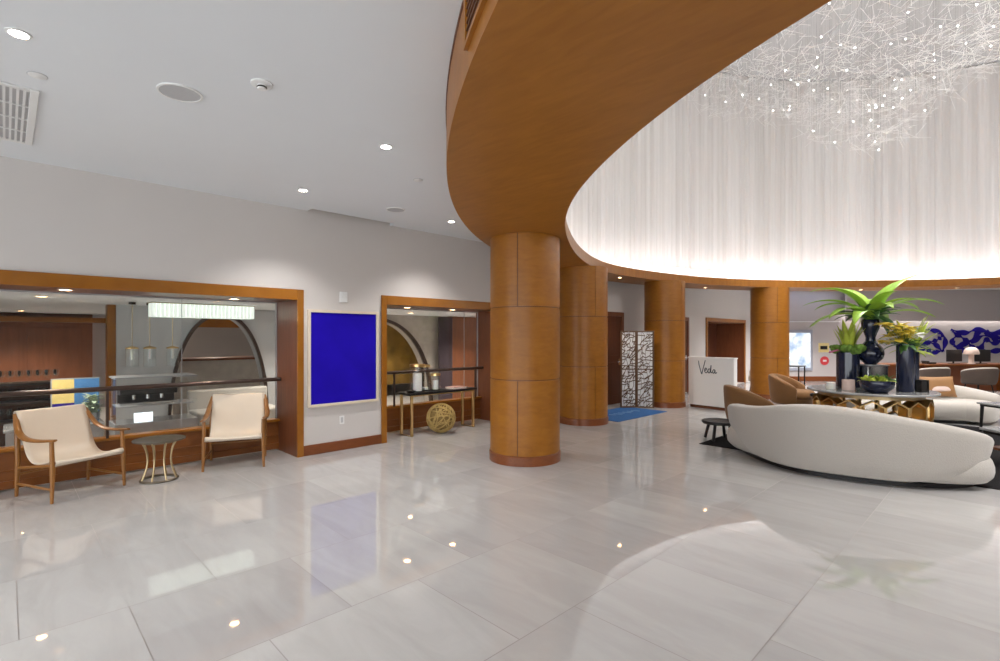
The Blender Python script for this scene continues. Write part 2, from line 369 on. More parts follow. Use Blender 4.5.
def handrail(y0, y1, posts, label):
    r = thing('handrail', label, 'handrail', (GX+0.14, y0, 0.42))
    MB().tube([(0, 0, 0.53), (0, y1-y0, 0.53)], 0.026, 12).build('rail', 'bronze', r)
    for p in posts: MB().box(-0.012, 0.012, p-y0-0.012, p-y0+0.012, -0.001, 0.51).build('post', 'bronze', r)
handrail(-1.27, 2.60, (-0.4, 0.78), 'dark bronze handrail across the wide cafe window behind the sling chairs')
handrail(3.89, 6.225, (4.35, 6.05), 'dark bronze handrail across the narrower cafe window behind the gold console')

# far opening in the left wall, and two doors
r = structure('window_3')
b = MB(); b.box(WX, WX+0.03, 14.52, 14.62, 0, 2.08); b.box(WX, WX+0.03, 17.48, 17.58, 0, 2.08); b.box(WX, WX+0.03, 14.62, 17.48, 1.98, 2.08); b.build('casing', 'casing', r, bevel=0.004)
b = MB(); b.box(WX-0.9, WX, 14.58, 14.62, 0, 2.0); b.box(WX-0.9, WX, 17.48, 17.52, 0, 2.0); b.box(WX-0.9, WX, 14.62, 17.48, 1.96, 2.0); b.build('reveal', 'brown', r)
b = MB().box(WX-0.94, WX-0.9, 14.58, 17.52, 0, 2.0)
for i in range(4): b.box(WX-0.9, WX-0.885, 14.70+i*0.7, 15.3+i*0.7, 0.15, 1.85)
b.build('back_panel', 'darkdoor', r, bevel=0.004)
MB().box(WX-0.94, WX+0.01, 14.62, 17.48, 0.0, 0.012).build('threshold', 'cafefloor', r)
def door(n, y0, y1, zt):
    r = structure('door_%d' % n)
    b = MB(); b.box(WX, WX+0.035, y0-0.09, y0, 0, zt+0.09); b.box(WX, WX+0.035, y1, y1+0.09, 0, zt+0.09); b.box(WX, WX+0.035, y0, y1, zt, zt+0.09)
    b.build('door_frame', 'brown', r, bevel=0.004)
    b = MB().box(WX, WX+0.018, y0, y1, 0.012, zt); b.box(WX+0.018, WX+0.024, y0+0.12, y1-0.12, 0.2, 0.95); b.box(WX+0.018, WX+0.024, y0+0.12, y1-0.12, 1.1, zt-0.15)
    d = b.build('door_leaf', 'darkdoor', r, bevel=0.003)
    b = MB(); b.tube([(WX+0.018, y1-0.09, 0.95), (WX+0.07, y1-0.09, 0.95), (WX+0.07, y1-0.24, 0.95)], 0.011, 8); b.box(WX+0.018, WX+0.026, y1-0.12, y1-0.06, 0.88, 1.02)
    b.build('door_handle', 'chrome', d)
door(1, 9.12, 10.02, 1.98); door(2, 12.42, 13.32, 1.96)

o = MB().box(15.8, 16, -6.9, 26, 0, 3.3).build('wall_right_blocker', 'wall', smooth=0); o['kind'] = 'structure'  # unseen wall added to keep sky light out of the window reflections
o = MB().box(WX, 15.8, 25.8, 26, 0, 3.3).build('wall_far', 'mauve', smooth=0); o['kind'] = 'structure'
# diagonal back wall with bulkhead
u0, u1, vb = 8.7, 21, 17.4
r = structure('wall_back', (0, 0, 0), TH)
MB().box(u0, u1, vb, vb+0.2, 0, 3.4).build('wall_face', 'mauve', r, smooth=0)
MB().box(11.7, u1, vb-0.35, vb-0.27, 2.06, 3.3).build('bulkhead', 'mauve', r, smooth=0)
MB().box(u0, 11.7, vb-0.04, vb, 2.03, 2.06).build('picture_rail', 'white', r, bevel=0.004)
MB().box(11.7, u1, vb-0.27, vb, 2.3, 2.35).build('cove_top', 'mauve', r, smooth=0); MB().box(11.8, u1, vb-0.22, vb-0.12, 2.27, 2.299).build('cove_strip', 'wallled', r)
o = MB().box(u0, u1, vb-0.025, vb, 0, 0.16).build('baseboard_back', 'base', bevel=0.006); o.rotation_euler.z = TH; o['kind'] = 'structure'

# timber ring: soffit, outer fascia, inner lip and cove shelf
def wob(a):          # the oculus is not a perfect circle
    d = lambda q: (math.degrees(a)-q+180) % 360-180
    return -0.11*math.exp(-(d(-147)/14)**2)+0.10*math.exp(-(d(-172)/10)**2)-0.10*math.exp(-(d(135)/15)**2)+0.05*math.exp(-(d(-112)/10)**2)
def circ(c, R, n=256):
    return [(c[0]+(R+(wob(2*PI*i/n) if c is IC else 0))*math.cos(2*PI*i/n), c[1]+(R+(wob(2*PI*i/n) if c is IC else 0))*math.sin(2*PI*i/n)) for i in range(n)]
r = structure('trim_1')
n = 256
def ringloft(levels):   # list of (centre, R, z)
    b = MB(); rings = [[(x, y, z) for x, y in circ(c, R, n)] for c, R, z in levels]; b.loft(rings, cap=False); return b
ringloft([(OC, OR, SH), (IC, IR, SH)]).build('soffit', 'soffit', r, smooth=30)
ringloft([(OC, OR-0.02, CH+0.02), (OC, OR, 3.085), (OC, OR, SH)]).build('fascia', 'soffit', r, smooth=30)
ringloft([(OC, OR+0.006, CH+0.01), (OC, OR+0.006, 3.095), (OC, OR-0.01, 3.09)]).build('gap_shade_strip', 'veneer_dark', r)  # raised dark strip, the shade of a gap put into its colour
ringloft([(IC, IR, SH), (IC, IR, 2.89), (IC, IR+0.04, 2.89), (IC, IR+0.04, 2.79), (IC, 8.4, 2.79)]).build('lip', 'soffit', r, smooth=30)
ringloft([(IC, IR+0.08, 2.795), (IC, IR+0.08, 2.815), (IC, IR+0.15, 2.815), (IC, IR+0.15, 2.795)]).build('cove_strip', 'led', r)
ringloft([(IC, IR+0.44, 2.795), (IC, IR+0.44, 2.81), (IC, IR+0.47, 2.81), (IC, IR+0.47, 2.795)]).build('added_glow_strip', 'glowled', r)  # second strip added for a brighter glow at the curtain's bottom edge
DZ = 8.1
ringloft([(IC, 8.35, 2.79), (IC, 8.35, DZ+0.1)]).build('wall_drum', 'wall', smooth=30)['kind'] = 'structure'
o = MB().add([(x, y, DZ) for x, y in circ(IC, 8.35)], [tuple(range(n))]).build('ceiling_drum', 'drumceil', smooth=0); o['kind'] = 'structure'

# pleated sheer curtain round the drum
def curtain():
    N = 2600; b = MB(); ph = 0; rr = []; rng = random.Random(3); w = 0.0
    amp = 0.03; target = 1.0; rate = 1.0
    for i in range(N):
        if i % 14 == 0: rate = rng.uniform(0.75, 1.3); amp = rng.uniform(0.007, 0.019)
        ph += 2*PI*rate*(260/N); rr.append(8.1+amp*math.sin(ph)+0.008*math.sin(ph*2.3))
    rings = []
    for z in (2.81, 4.5, 6.2, DZ-0.02):
        rings.append([(IC[0]+rr[i]*math.cos(2*PI*i/N), IC[1]+rr[i]*math.sin(2*PI*i/N), z) for i in range(N)])
    b.loft(rings, cap=False); o = b.build('curtain', 'curtain', smooth=60)
    tag(o, 'tall pleated sheer white curtain lining the round drum above the timber ring', 'curtain')
curtain()

# columns
def column(x, y, seam, label):
    c = thing('column', label, 'column', (x, y, 0), 0, 'round timber columns under the ring')
    R = 0.43; g = 0.006; tiers = [(0.115, 0.995), (1.005, 1.855), (1.865, SH)]
    for k, (z0, z1) in enumerate(tiers):
        sa = seam+(PI/2 if k == 1 else 0)
        an = [2*PI*i/72 for i in range(72)]
        for s_ in (sa, sa+PI): an += [s_-0.0115, s_-0.0105, s_+0.0105, s_+0.0115]
        an = sorted(a % (2*PI) for a in an)
        def rad(a): return R-2*g if k != 1 and any(abs((a-s_+PI) % (2*PI)-PI) < 0.011 for s_ in (sa, sa+PI)) else R
        rings = []
        for z, dr in ((z0, g), (z0+0.006, g), (z0+0.0065, 0), (z1-0.0065, 0), (z1-0.006, g), (z1, g)):
            rings.append([((rad(a)-dr)*math.cos(a), (rad(a)-dr)*math.sin(a), z) for a in an])
        MB().loft(rings).build('shaft_panel', 'veneer', c, smooth=25)
    MB().lathe([(R-0.009, 0.1), (R-0.009, SH-0.001)], 64).build('core', 'veneer_dark', c, smooth=30)
    MB().lathe([(R+0.012, 0), (R+0.012, 0.105), (R, 0.115)], 72).build('plinth', 'base', c, smooth=30)
column(-4.27, 4.615, math.atan2(-4.615, 4.27)-0.2, 'nearest round honey timber column, in the middle of the lobby floor')
column(-5.385, 7.34, math.atan2(-7.34, 5.385)+0.5, 'second round timber column, half behind the nearest one')
column(-5.427, 10.40, math.atan2(-10.4, 5.43)+0.9, 'round timber column between the lattice screen and the white host stand')
column(-4.29, 13.60, math.atan2(-13.6, 4.29)+0.4, 'farthest round timber column, behind the tan tub chairs')

# ================================================================ CEILING FIXTURES
def downlight(x, y, z, label, r=0.05, m='lamp', group='recessed ceiling downlights'):
    o = thing('downlight', label, 'ceiling light', (x, y, z), 0, group)
    MB().lathe([(r*1.3, -0.001), (r*1.3, -0.006), (r, -0.008), (r*0.98, -0.001)], 24).build('trim_ring', 'white', o)
    MB().lathe([(1e-5, -0.003), (r*0.97, -0.003)], 24).build('lamp_lens', m, o)
    return o
DL = [(-3.69, 0.05, 'white recessed downlight nearest the ceiling air grille'), (-3.71, 2.29, 'white recessed downlight midway between smoke detector and timber ring'),
      (-5.44, 2.32, 'white recessed downlight near the wall above the blue painting'), (-5.48, 4.42, 'white recessed downlight beside the curved edge of the timber ring')]
for x, y, t in DL:
    downlight(x, y, CH-0.02, t, 0.042)
    light('SPOT', 'downlight_beam', (x, y, CH-0.05), 85, (1, 0.98, 0.96), spot_size=math.radians(115), spot_blend=0.7, shadow_soft_size=0.06)
# unseen downlights added to light the lobby behind the viewpoint and beyond the ring
LOBBY_FILL = [(-3.7, -2.4), (-1.2, -2.4), (1.6, -2.4), (4.5, -2.4), (-5.4, -2.4), (1.0, -0.6), (4.5, -0.6), (-4.4, 15.6), (-4.6, 16.6), (-3.6, 17.4), (-3.2, 17.0), (-0.6, 19.6), (0.4, 21.0), (-2.2, 18.4)]
for k, (x, y) in enumerate(LOBBY_FILL):
    downlight(x, y, CH-0.02, 'added fill downlight in the lobby ceiling away from the cafe wall', 0.042)
    light('SPOT', 'downlight_beam', (x, y, CH-0.05), 85 if y < 5 else 190, (1, 0.98, 0.97), spot_size=math.radians(130), spot_blend=0.7, shadow_soft_size=0.06)
for k in range(6):
    a = math.radians(100+k*14.5); x, y = 2.4+8.2*math.cos(a), 9.18+8.2*math.sin(a)
    if min(math.hypot(x-cx_, y-cy_) for cx_, cy_ in ((-4.27, 4.615), (-5.385, 7.34), (-5.427, 10.40), (-4.29, 13.60), (-5.62, 8.9), (-5.3, 12.2))) < 0.75: continue
    downlight(x, y, SH, 'tiny recessed spot along the ring soffit', 0.035, 'lampwarm', 'ring soffit spots')
    light('SPOT', 'soffit_beam', (x, y, SH-0.03), 140, (1, 0.95, 0.9), spot_size=math.radians(120), spot_blend=0.8, shadow_soft_size=0.05)
HL = [(-6.5, 0.42, 'recessed downlight in the wide window head above the left sling chair'), (-6.62, 1.98, 'recessed downlight in the wide window head above the right sling chair'),
      (-6.6, 4.45, 'recessed downlight in the narrow window head above the candles'), (-6.6, 5.35, 'recessed downlight in the narrow window head above the pink book')]
for x, y, t in HL:
    downlight(x, y, 1.97, t, 0.05, 'lampwarm', 'window head downlights')
    light('SPOT', 'window_head_beam', (x, y, 1.95), 14, (1, 0.85, 0.66), spot_size=math.radians(110), spot_blend=0.8, shadow_soft_size=0.05)
def ceiling_speaker(x, y, R, label):
    o = thing('ceiling_speaker', label, 'speaker', (x, y, CH-0.02), 0, 'round ceiling speakers')
    MB().lathe([(R, 0), (R, -0.008), (R-0.012, -0.01), (R-0.014, -0.004)], 40).build('rim', 'white', o)
    MB().lathe([(1e-5, -0.007), (R-0.014, -0.006)], 40).build('grille', 'greyfix', o)
ceiling_speaker(-3.84, 0.82, 0.13, 'large grey round speaker in the ceiling left of the smoke detector')
ceiling_speaker(-5.46, 3.51, 0.12, 'grey round speaker in the ceiling near the slot and the wall')
o = thing('smoke_detector', 'white smoke detector with dark sensor head on the ceiling', 'smoke detector', (-3.34, 1.16, CH-0.02))
MB().lathe([(0.065, 0), (0.065, -0.01), (0.045, -0.016)], 28).build('base_plate', 'white', o)
MB().lathe([(0.028, -0.016), (0.028, -0.038), (0.016, -0.042)], 20).build('sensor_head', 'white', o)
MB().lathe([(0.028, -0.022), (0.031, -0.027), (0.028, -0.032)], 20).build('sensor_slot', 'dark', o)
def sprinkler(x, y, label):
    o = thing('sprinkler_cover', label, 'sprinkler', (x, y, CH-0.02), 0, 'small ceiling cover caps')
    MB().lathe([(0.045, 0), (0.045, -0.006), (1e-5, -0.012)], 24).build('cap', 'white', o); MB().lathe([(0.05, 0), (0.05, -0.003), (0.046, -0.004)], 24).build('ring', 'greyfix', o)
sprinkler(-4.2, 0.14, 'small white ceiling cap beside the air grille'); sprinkler(-4.27, 3.01, 'small ceiling cap near the timber ring')
g = thing('air_grille', 'white slatted air grille in the ceiling at the left edge', 'air grille', (-5.09, -0.17, CH-0.02))
b = MB(); x, y = 0.64, 0.33
for q in ((-x, x, -y, -y+0.045), (-x, x, y-0.045, y), (-x, -x+0.045, -y+0.045, y-0.045), (x-0.045, x, -y+0.045, y-0.045)): b.box(*q, -0.014, 0)
b.build('frame', 'white', g, bevel=0.004)
MB().box(-x+0.045, x-0.045, -y+0.045, y-0.045, -0.003, -0.001).build('cavity', 'greyfix', g)
for i in range(17):
    yy = -y+0.07+i*(2*y-0.14)/16; MB().bar((-x+0.045, yy, -0.008), (x-0.045, yy, -0.008), 0.014, 0.01).build('slat', 'white', g)
for i in range(3):
    xx = -x+0.045+(i+1)*(2*x-0.09)/4; MB().bar((xx, -y+0.045, -0.011), (xx, y-0.045, -0.011), 0.012, 0.01).build('cross_bar', 'white', g)
# grille in the curved fascia
def on_ring(a, z, dr=0): return (OC[0]+(OR+dr)*math.cos(a), OC[1]+(OR+dr)*math.sin(a), z)
GA0, GA1 = math.atan2(1.5-OC[1], -1.72-OC[0]), math.atan2(1.0-OC[1], -1.05-OC[0])
def arc_bar(a0, a1, z0, z1, d0, d1, k=16):
    rings = []
    for i in range(k+1):
        a = a0+(a1-a0)*i/k; rings.append([on_ring(a, z0, d0), on_ring(a, z0, d1), on_ring(a, z1, d1), on_ring(a, z1, d0)])
    return MB().loft(rings)
g = thing('return_air_grille', 'dark return air grille in the curved timber fascia', 'air grille')
da = 0.004
arc_bar(GA0, GA1, 2.81, 2.83, 0, 0.02).build('frame_rail', 'soffit', g); arc_bar(GA0, GA1, 3.04, 3.06, 0, 0.02).build('frame_rail', 'soffit', g)
arc_bar(GA0-da, GA0, 2.81, 3.06, 0, 0.02).build('frame_stile', 'soffit', g); arc_bar(GA1, GA1+da, 2.81, 3.06, 0, 0.02).build('frame_stile', 'soffit', g)
arc_bar(GA0, GA1, 2.83, 3.04, 0.001, 0.004).build('cavity', 'dark', g)  # dark sheet laid on the fascia, its colour gives the opening's shade
for i in range(6): arc_bar(GA0, GA1, 2.845+i*0.033, 2.853+i*0.033, 0.004, 0.015).build('blade', 'veneer_dark', g)
# downlights in the underside of the ring
for x, y, t in [(-5.62, 8.9, 'tiny recessed spot in the ring soffit above the second column'), (-5.3, 12.2, 'tiny recessed spot in the ring soffit before the host stand')]:
    downlight(x, y, SH, t, 0.035, 'lampwarm', 'ring soffit spots')
    light('SPOT', 'soffit_beam', (x, y, SH-0.03), 60, (1, 0.93, 0.86), spot_size=math.radians(110), spot_blend=0.8, shadow_soft_size=0.05)

# chandelier: a hanging cloud of glass twigs and tiny lamps
CHX, CHY = lw(6.75, 9.2)[:2]
ch = thing('chandelier', 'sparkling cloud of glass twigs and tiny lamps hung from the drum ceiling', 'chandelier', (CHX, CHY, DZ))
rng = random.Random(11)
def depth(r): return 1.2+2.0*math.exp(-(r/1.7)**2)
b = MB(); wr = MB(); bulbs = []
for i in range(3600):
    r_ = 3.5*rng.random()**0.7; a = rng.uniform(0, 2*PI); x, y = r_*math.cos(a), r_*math.sin(a)
    z = -depth(r_)*(rng.random()**0.4)-0.05
    L = rng.uniform(0.10, 0.42); d = Vector((rng.gauss(0, 1), rng.gauss(0, 1), rng.gauss(0, 0.45))).normalized()*L
    p = Vector((x, y, z)); q = p+d
    if q.z > -0.02: q.z = -0.02
    b.tube([p, q], 0.0036, 3, cap=False)
    if i % 4 == 0: wr.tube([(x, y, z), (x, y, -0.001)], 0.0016, 3, cap=False)
    if len(bulbs) < 96 and rng.random() < 0.03: bulbs.append(p)
o = b.build('glass_twigs', mat('frosted_glass_twig', (0.92, 0.91, 0.90), 0.3, 0.05), ch, smooth=0); o['kind'] = 'stuff'
o = wr.build('suspension_wires', 'chrome', ch, smooth=0); o['kind'] = 'stuff'
bm_ = MB().sphere((0, 0, 0), 0.013, 8, 6).build('lamp_bulb', 'bulb', ch); bm_.location = bulbs[0]
for p in bulbs[1:]:
    o = bm_.copy(); o.location = p; o.parent = ch; C.objects.link(o)
for dx, dy, z, e in ((4.0, -2.35, -2.9, 215), (1.6, -1.2, -4.2, 60)):  # fill lights added to brighten the drum and twigs, no chandelier lamps
    light('POINT', 'drum_fill', (CHX+dx, CHY+dy, DZ+z), e, (1, 0.95, 0.9), shadow_soft_size=0.5)

for dx, dy in ((0.6, -0.8), (4.0, -2.35), (6.5, -4.0), (3.4, 1.2), (2.5, -5.5), (-0.9, 1.2)):  # unseen spots added to brighten the floor below the drum
    light('SPOT', 'drum_floor_fill', (CHX+dx, CHY+dy, DZ-3.5), 340, (1, 0.98, 0.96), spot_size=math.radians(110), spot_blend=0.8, shadow_soft_size=0.25)
o = thing('linear_ceiling_light', 'bluish linear light in the ceiling beyond the farthest column', 'ceiling light', lw(10.9, 17.1, CH-0.02), TH)
MB().box(-1.0, 0.6, -0.12, 0.12, -0.02, 0).build('housing', 'white', o); MB().box(-0.97, 0.57, -0.10, 0.10, -0.026, -0.02).build('diffuser', 'ledblue', o)

# ================================================================ LEFT SIDE FURNITURE
def sling_chair(label, loc, rz):
    # local: faces +x, width along y
    c = thing('sling_armchair', label, 'armchair', loc, rz, 'cream sling armchairs by the cafe window')
    w = 0.30
    for s in (-1, 1):
        y = s*w
        f = MB().tube([(0.27, y*1.03, 0), (0.265, y, 0.3), (0.25, y, 0.555)], [0.013, 0.021, 0.017], 10).build('leg', 'chairwood', c)
        f = MB().tube([(-0.30, y*1.0, 0), (-0.275, y, 0.35), (-0.30, y*0.98, 0.60), (-0.345, y*0.97, 0.775)], [0.014, 0.022, 0.022, 0.016], 10).build('leg', 'chairwood', c)
        P = smooth_path([(-0.335, y*0.97, 0.765), (-0.285, y*1.02, 0.69), (-0.21, y*1.07, 0.605), (-0.08, y*1.09, 0.56), (0.10, y*1.08, 0.555), (0.33, y*1.04, 0.575)], 18)
        rr = [0.018+0.012*math.sin(PI*i/18) for i in range(19)]
        MB().tube(P, rr, 10, flat=0.6).build('armrest', 'chairwood', c)
        MB().tube([(0.267, y, 0.12), (-0.287, y, 0.12)], 0.012, 8).build('stretcher', 'chairwood', c)
        MB().tube([(0.262, y, 0.34), (-0.275, y, 0.27)], 0.014, 8).build('seat_rail', 'chairwood', c)
    MB().tube([(-0.28, -w, 0.21), (-0.28, w, 0.21)], 0.011, 8).build('stretcher', 'chairwood', c)
    MB().tube([(-0.345, -w*0.97, 0.765), (-0.345, w*0.97, 0.765)], 0.014, 8).build('top_rail', 'chairwood', c)
    MB().tube([(0.262, -w, 0.355), (0.262, w, 0.355)], 0.014, 8).build('front_rail', 'chairwood', c)
    prof = smooth_path([(-0.375, 0, 0.77), (-0.355, 0, 0.793), (-0.322, 0, 0.765), (-0.25, 0, 0.58), (-0.17, 0, 0.40), (-0.06, 0, 0.325), (0.10, 0, 0.335), (0.255, 0, 0.378), (0.292, 0, 0.362), (0.27, 0, 0.335)], 40)
    rings = []
    for i, p in enumerate(prof):
        t = i/40; row = []
        for j in range(13):
            u = j/6-1; sag = 0.035*(1-u*u)*math.sin(PI*min(1, max(0, (t-0.08)/0.84)))
            row.append((p.x-0.3*sag, u*(w-0.012), p.z-sag*0.9))
        rings.append(row)
    MB().loft(rings, cap=False, closed=False).build('sling_seat', 'leather', c, smooth=60, solid=0.008)
    return c
sling_chair('cream sling armchair at the far left, left of the small round table', (-6.45, 0.47, 0), math.radians(24))
sling_chair('cream sling armchair on the right of the small round table', (-6.48, 1.96, 0), math.radians(-22))

t = thing('side_table', 'small bronze wire side table between the two sling armchairs', 'side table', (-6.32, 1.16, 0))
MB().lathe([(0.20, 0.415), (0.235, 0.42), (0.238, 0.432), (0.225, 0.428), (1e-5, 0.425)], 40).build('top', 'iron', t)
MB().tube([(0.165*math.cos(2*PI*i/32), 0.165*math.sin(2*PI*i/32), 0.012) for i in range(32)], 0.012, 8, closed=True).build('base_ring', 'iron', t)
MB().tube([(0.15*math.cos(2*PI*i/32), 0.15*math.sin(2*PI*i/32), 0.405) for i in range(32)], 0.009, 8, closed=True).build('top_ring', 'iron', t)
for k in range(8):
    a = 2*PI*k/8+0.2; P = smooth_path([(rr*math.cos(a), rr*math.sin(a), z) for rr, z in ((0.165, 0.012), (0.125, 0.12), (0.11, 0.22), (0.125, 0.33), (0.16, 0.41))], 12)
    MB().tube(P, 0.009, 6).build('bar', 'brass', t)

p = thing('wall_painting', 'plain deep blue painting in a cream frame between the two windows', 'painting', (WX, 3.24, 1.232))
b = MB()
for q in ((-0.505, 0.505, 0.59, 0.625), (-0.505, 0.505, -0.625, -0.59), (-0.505, -0.47, -0.59, 0.59), (0.47, 0.505, -0.59, 0.59)): b.box(0, 0.045, q[0], q[1], q[2], q[3])
b.build('frame', 'creamframe', p, bevel=0.003); MB().box(0.001, 0.028, -0.47, 0.47, -0.59, 0.59).build('canvas', 'cobalt', p)
s = thing('wall_strobe', 'small white wall unit above the blue painting', 'alarm', (WX, 3.23, 2.04))
MB().box(0, 0.02, -0.055, 0.055, -0.07, 0.07).build('housing', 'white', s, bevel=0.006); MB().box(0.02, 0.045, -0.035, 0.035, -0.02, 0.045).build('lens', 'clear', s, bevel=0.006)
s = thing('wall_outlet', 'small white wall outlet below the blue painting', 'outlet', (WX, 3.21, 0.4))
MB().box(0, 0.006, -0.035, 0.035, -0.055, 0.055).build('cover_plate', 'white', s, bevel=0.002); MB().box(0.006, 0.009, -0.016, 0.016, -0.035, 0.035).build('socket', 'greyfix', s)

# console with decor in the narrow window
t = thing('console_table', 'slim console with gold frame and dark top at the narrow window', 'console table', (-6.5, 5.0, 0))
MB().box(-0.19, 0.17, -0.68, 0.66, 0.625, 0.66).build('top', 'black', t, bevel=0.004)
for y in (-0.62, 0.61):
    MB().box(0.105, 0.14, y-0.018, y+0.018, 0.012, 0.625).build('leg', 'gold', t, bevel=0.003)
    MB().box(-0.17, -0.135, y-0.018, y+0.018, 0.012, 0.625).build('leg', 'gold', t, bevel=0.003)
    MB().box(-0.17, 0.14, y-0.018, y+0.018, 0.0, 0.012).build('foot', 'brass', t)
MB().box(0.11, 0.135, -0.60, 0.59, 0.605, 0.625).build('apron_bar', 'gold', t)
def lantern(x, y, R, H, ch_, label):
    l = thing('candle_lantern', label, 'candle lantern', (x, y, 0.66), 0, 'glass candle lanterns on the gold console')
    MB().lathe([(R, 0.006), (R, H), (R-0.005, H), (R-0.005, 0.012), (1e-5, 0.012)], 28).build('glass_cylinder', 'clear', l)
    MB().lathe([(R+0.004, 0), (R+0.004, 0.012), (1e-5, 0.012)], 28).build('base_disc', 'black', l)
    MB().lathe([(R+0.003, H-0.03), (R+0.003, H+0.006), (R-0.006, H+0.006), (R-0.006, H-0.03)], 28).build('rim', 'gold', l)
    cr = R*0.62
    cn = MB().lathe([(cr, 0.013), (cr, ch_-0.006), (cr-0.006, ch_), (cr*0.4, ch_-0.006), (1e-5, ch_-0.006)], 24).build('candle', 'candle', l)
    MB().tube([(0, 0, ch_-0.006), (0.002, 0, ch_+0.015)], 0.002, 5).build('wick', 'black', cn)
lantern(-6.5, 4.57, 0.115, 0.42, 0.29, 'tall glass lantern with gold rim and ivory candle on the gold console')
lantern(-6.5, 4.92, 0.075, 0.26, 0.16, 'shorter glass lantern with gold rim and white candle, beside the pink book')
lantern(-6.58, 4.77, 0.085, 0.40, 0.05, 'glass lantern with low candle between the tall and the shorter lanterns')
bk = thing('book', 'pink hardback book lying on the gold console', 'book', (-6.47, 5.32, 0.66), 0.05)
MB().box(-0.11, 0.11, -0.14, 0.14, 0, 0.004).build('cover', 'book', bk); MB().box(-0.11, 0.11, -0.14, 0.14, 0.026, 0.03).build('cover', 'book', bk); MB().box(-0.105, 0.105, -0.136, 0.136, 0.004, 0.026).build('pages', 'paper', bk)
MB().box(-0.112, -0.108, -0.14, 0.14, 0, 0.03).build('spine', 'book', bk)
tr = thing('black_tray', 'small black dish at the left end of the gold console', 'dish', (-6.42, 4.40, 0.66))
MB().lathe([(0.05, 0), (0.075, 0.03), (0.07, 0.03), (0.045, 0.008), (1e-5, 0.008)], 24).build('dish', 'black', tr)
ob = thing('woven_orb', 'gold woven wire orb on the floor under the console', 'ornament', (-6.33, 4.90, 0.235))
rng = random.Random(5); b = MB()
for k in range(34):
    ax = Vector((rng.gauss(0, 1), rng.gauss(0, 1), rng.gauss(0, 1))).normalized(); u = ax.orthogonal().normalized(); v = ax.cross(u); off = rng.uniform(-0.12, 0.12); R2 = math.sqrt(0.226**2-off**2)
    b.tube([ax*off+(u*math.cos(2*PI*i/28)+v*math.sin(2*PI*i/28))*R2 for i in range(28)], 0.0065, 5, closed=True)
b.build('wire_weave', mat('straw_gold', (0.48, 0.33, 0.11), 0.5, 0.3, 30, metal=0.3), ob)
MB().sphere((0, 0, 0), 0.205, 24, 16).build('inner_ball', mat('straw_core', (0.25, 0.16, 0.05), 0.8, 0.4, 40), ob)

# mat and folding screen
mt = thing('floor_mat', 'blue entrance mat on the floor before the lattice screen', 'mat', (-5.05, 8.75, 0))
MB().box(-0.85, 0.12, -0.98, 0.80, 0, 0.01).build('pile', 'matblue', mt, bevel=0.004)
b = MB()
for i in range(6):
    yy = -0.42+i*0.16; b.bar((-0.45, yy, 0.0105), (-0.33+0.05*(i % 2), yy+0.05, 0.0105), 0.03, 0.002)
b.build('faded_marks', 'matmark', mt)
scr = thing('lattice_screen', 'folding screen of brown branching lattice beside the timber column', 'room divider', (-5.62, 9.58, 0.012))
def panel(p0, p1, H, seed):
    rng = random.Random(seed); p0 = Vector(p0); p1 = Vector(p1); d = (p1-p0); L = d.length; d.normalize()
    pa = lambda s_, z: p0+d*s_+Vector((0, 0, z))
    b = MB(); q = 0.022
    for s_ in (q/2, L-q/2): b.bar(pa(s_, 0.0), pa(s_, H), q, 0.03, up=(0, 0, 1))
    for z in (q/2, H/2, H-q/2): b.bar(pa(0, z), pa(L, z), 0.03, q)
    b.build('frame', 'lattice', scr)
    nx, nz = 5, 24; G = {}
    for i in range(nx+1):
        for j in range(nz+1):
            s_ = q+(L-2*q)*i/nx; z = q+(H-2*q)*j/nz
            if 0 < i < nx: s_ += rng.uniform(-0.4, 0.4)*L/nx
            if 0 < j < nz: z += rng.uniform(-0.4, 0.4)*H/nz
            G[i, j] = pa(s_, z)
    b = MB()
    for i in range(nx+1):
        for j in range(nz+1):
            if i < nx and rng.random() < 0.7: b.bar(G[i, j], G[i+1, j], 0.006, 0.018)
            if j < nz and rng.random() < 0.9: b.bar(G[i, j], G[i, j+1], 0.015, 0.006, up=(d.x, d.y, 0))
            if i < nx and j < nz and rng.random() < 0.4: b.bar(G[i, j], G[i+1, j+1], 0.006, 0.017)
    b.build('lattice', 'lattice', scr)
    MB().bar(p0+Vector((0, 0, H/2))+Vector((-d.y, d.x, 0))*0.008+d*0.02, p1+Vector((0, 0, H/2))+Vector((-d.y, d.x, 0))*0.008-d*0.02, 0.003, H-0.04).build('bright_wall_sheet', 'white', scr)  # white sheet added to stand for the brightly lit wall seen through
panel((-0.25, -0.24, 0), (-0.03, 0.02, 0), 1.63, 1); panel((-0.03, 0.02, 0), (0.27, 0.21, 0), 1.63, 2)

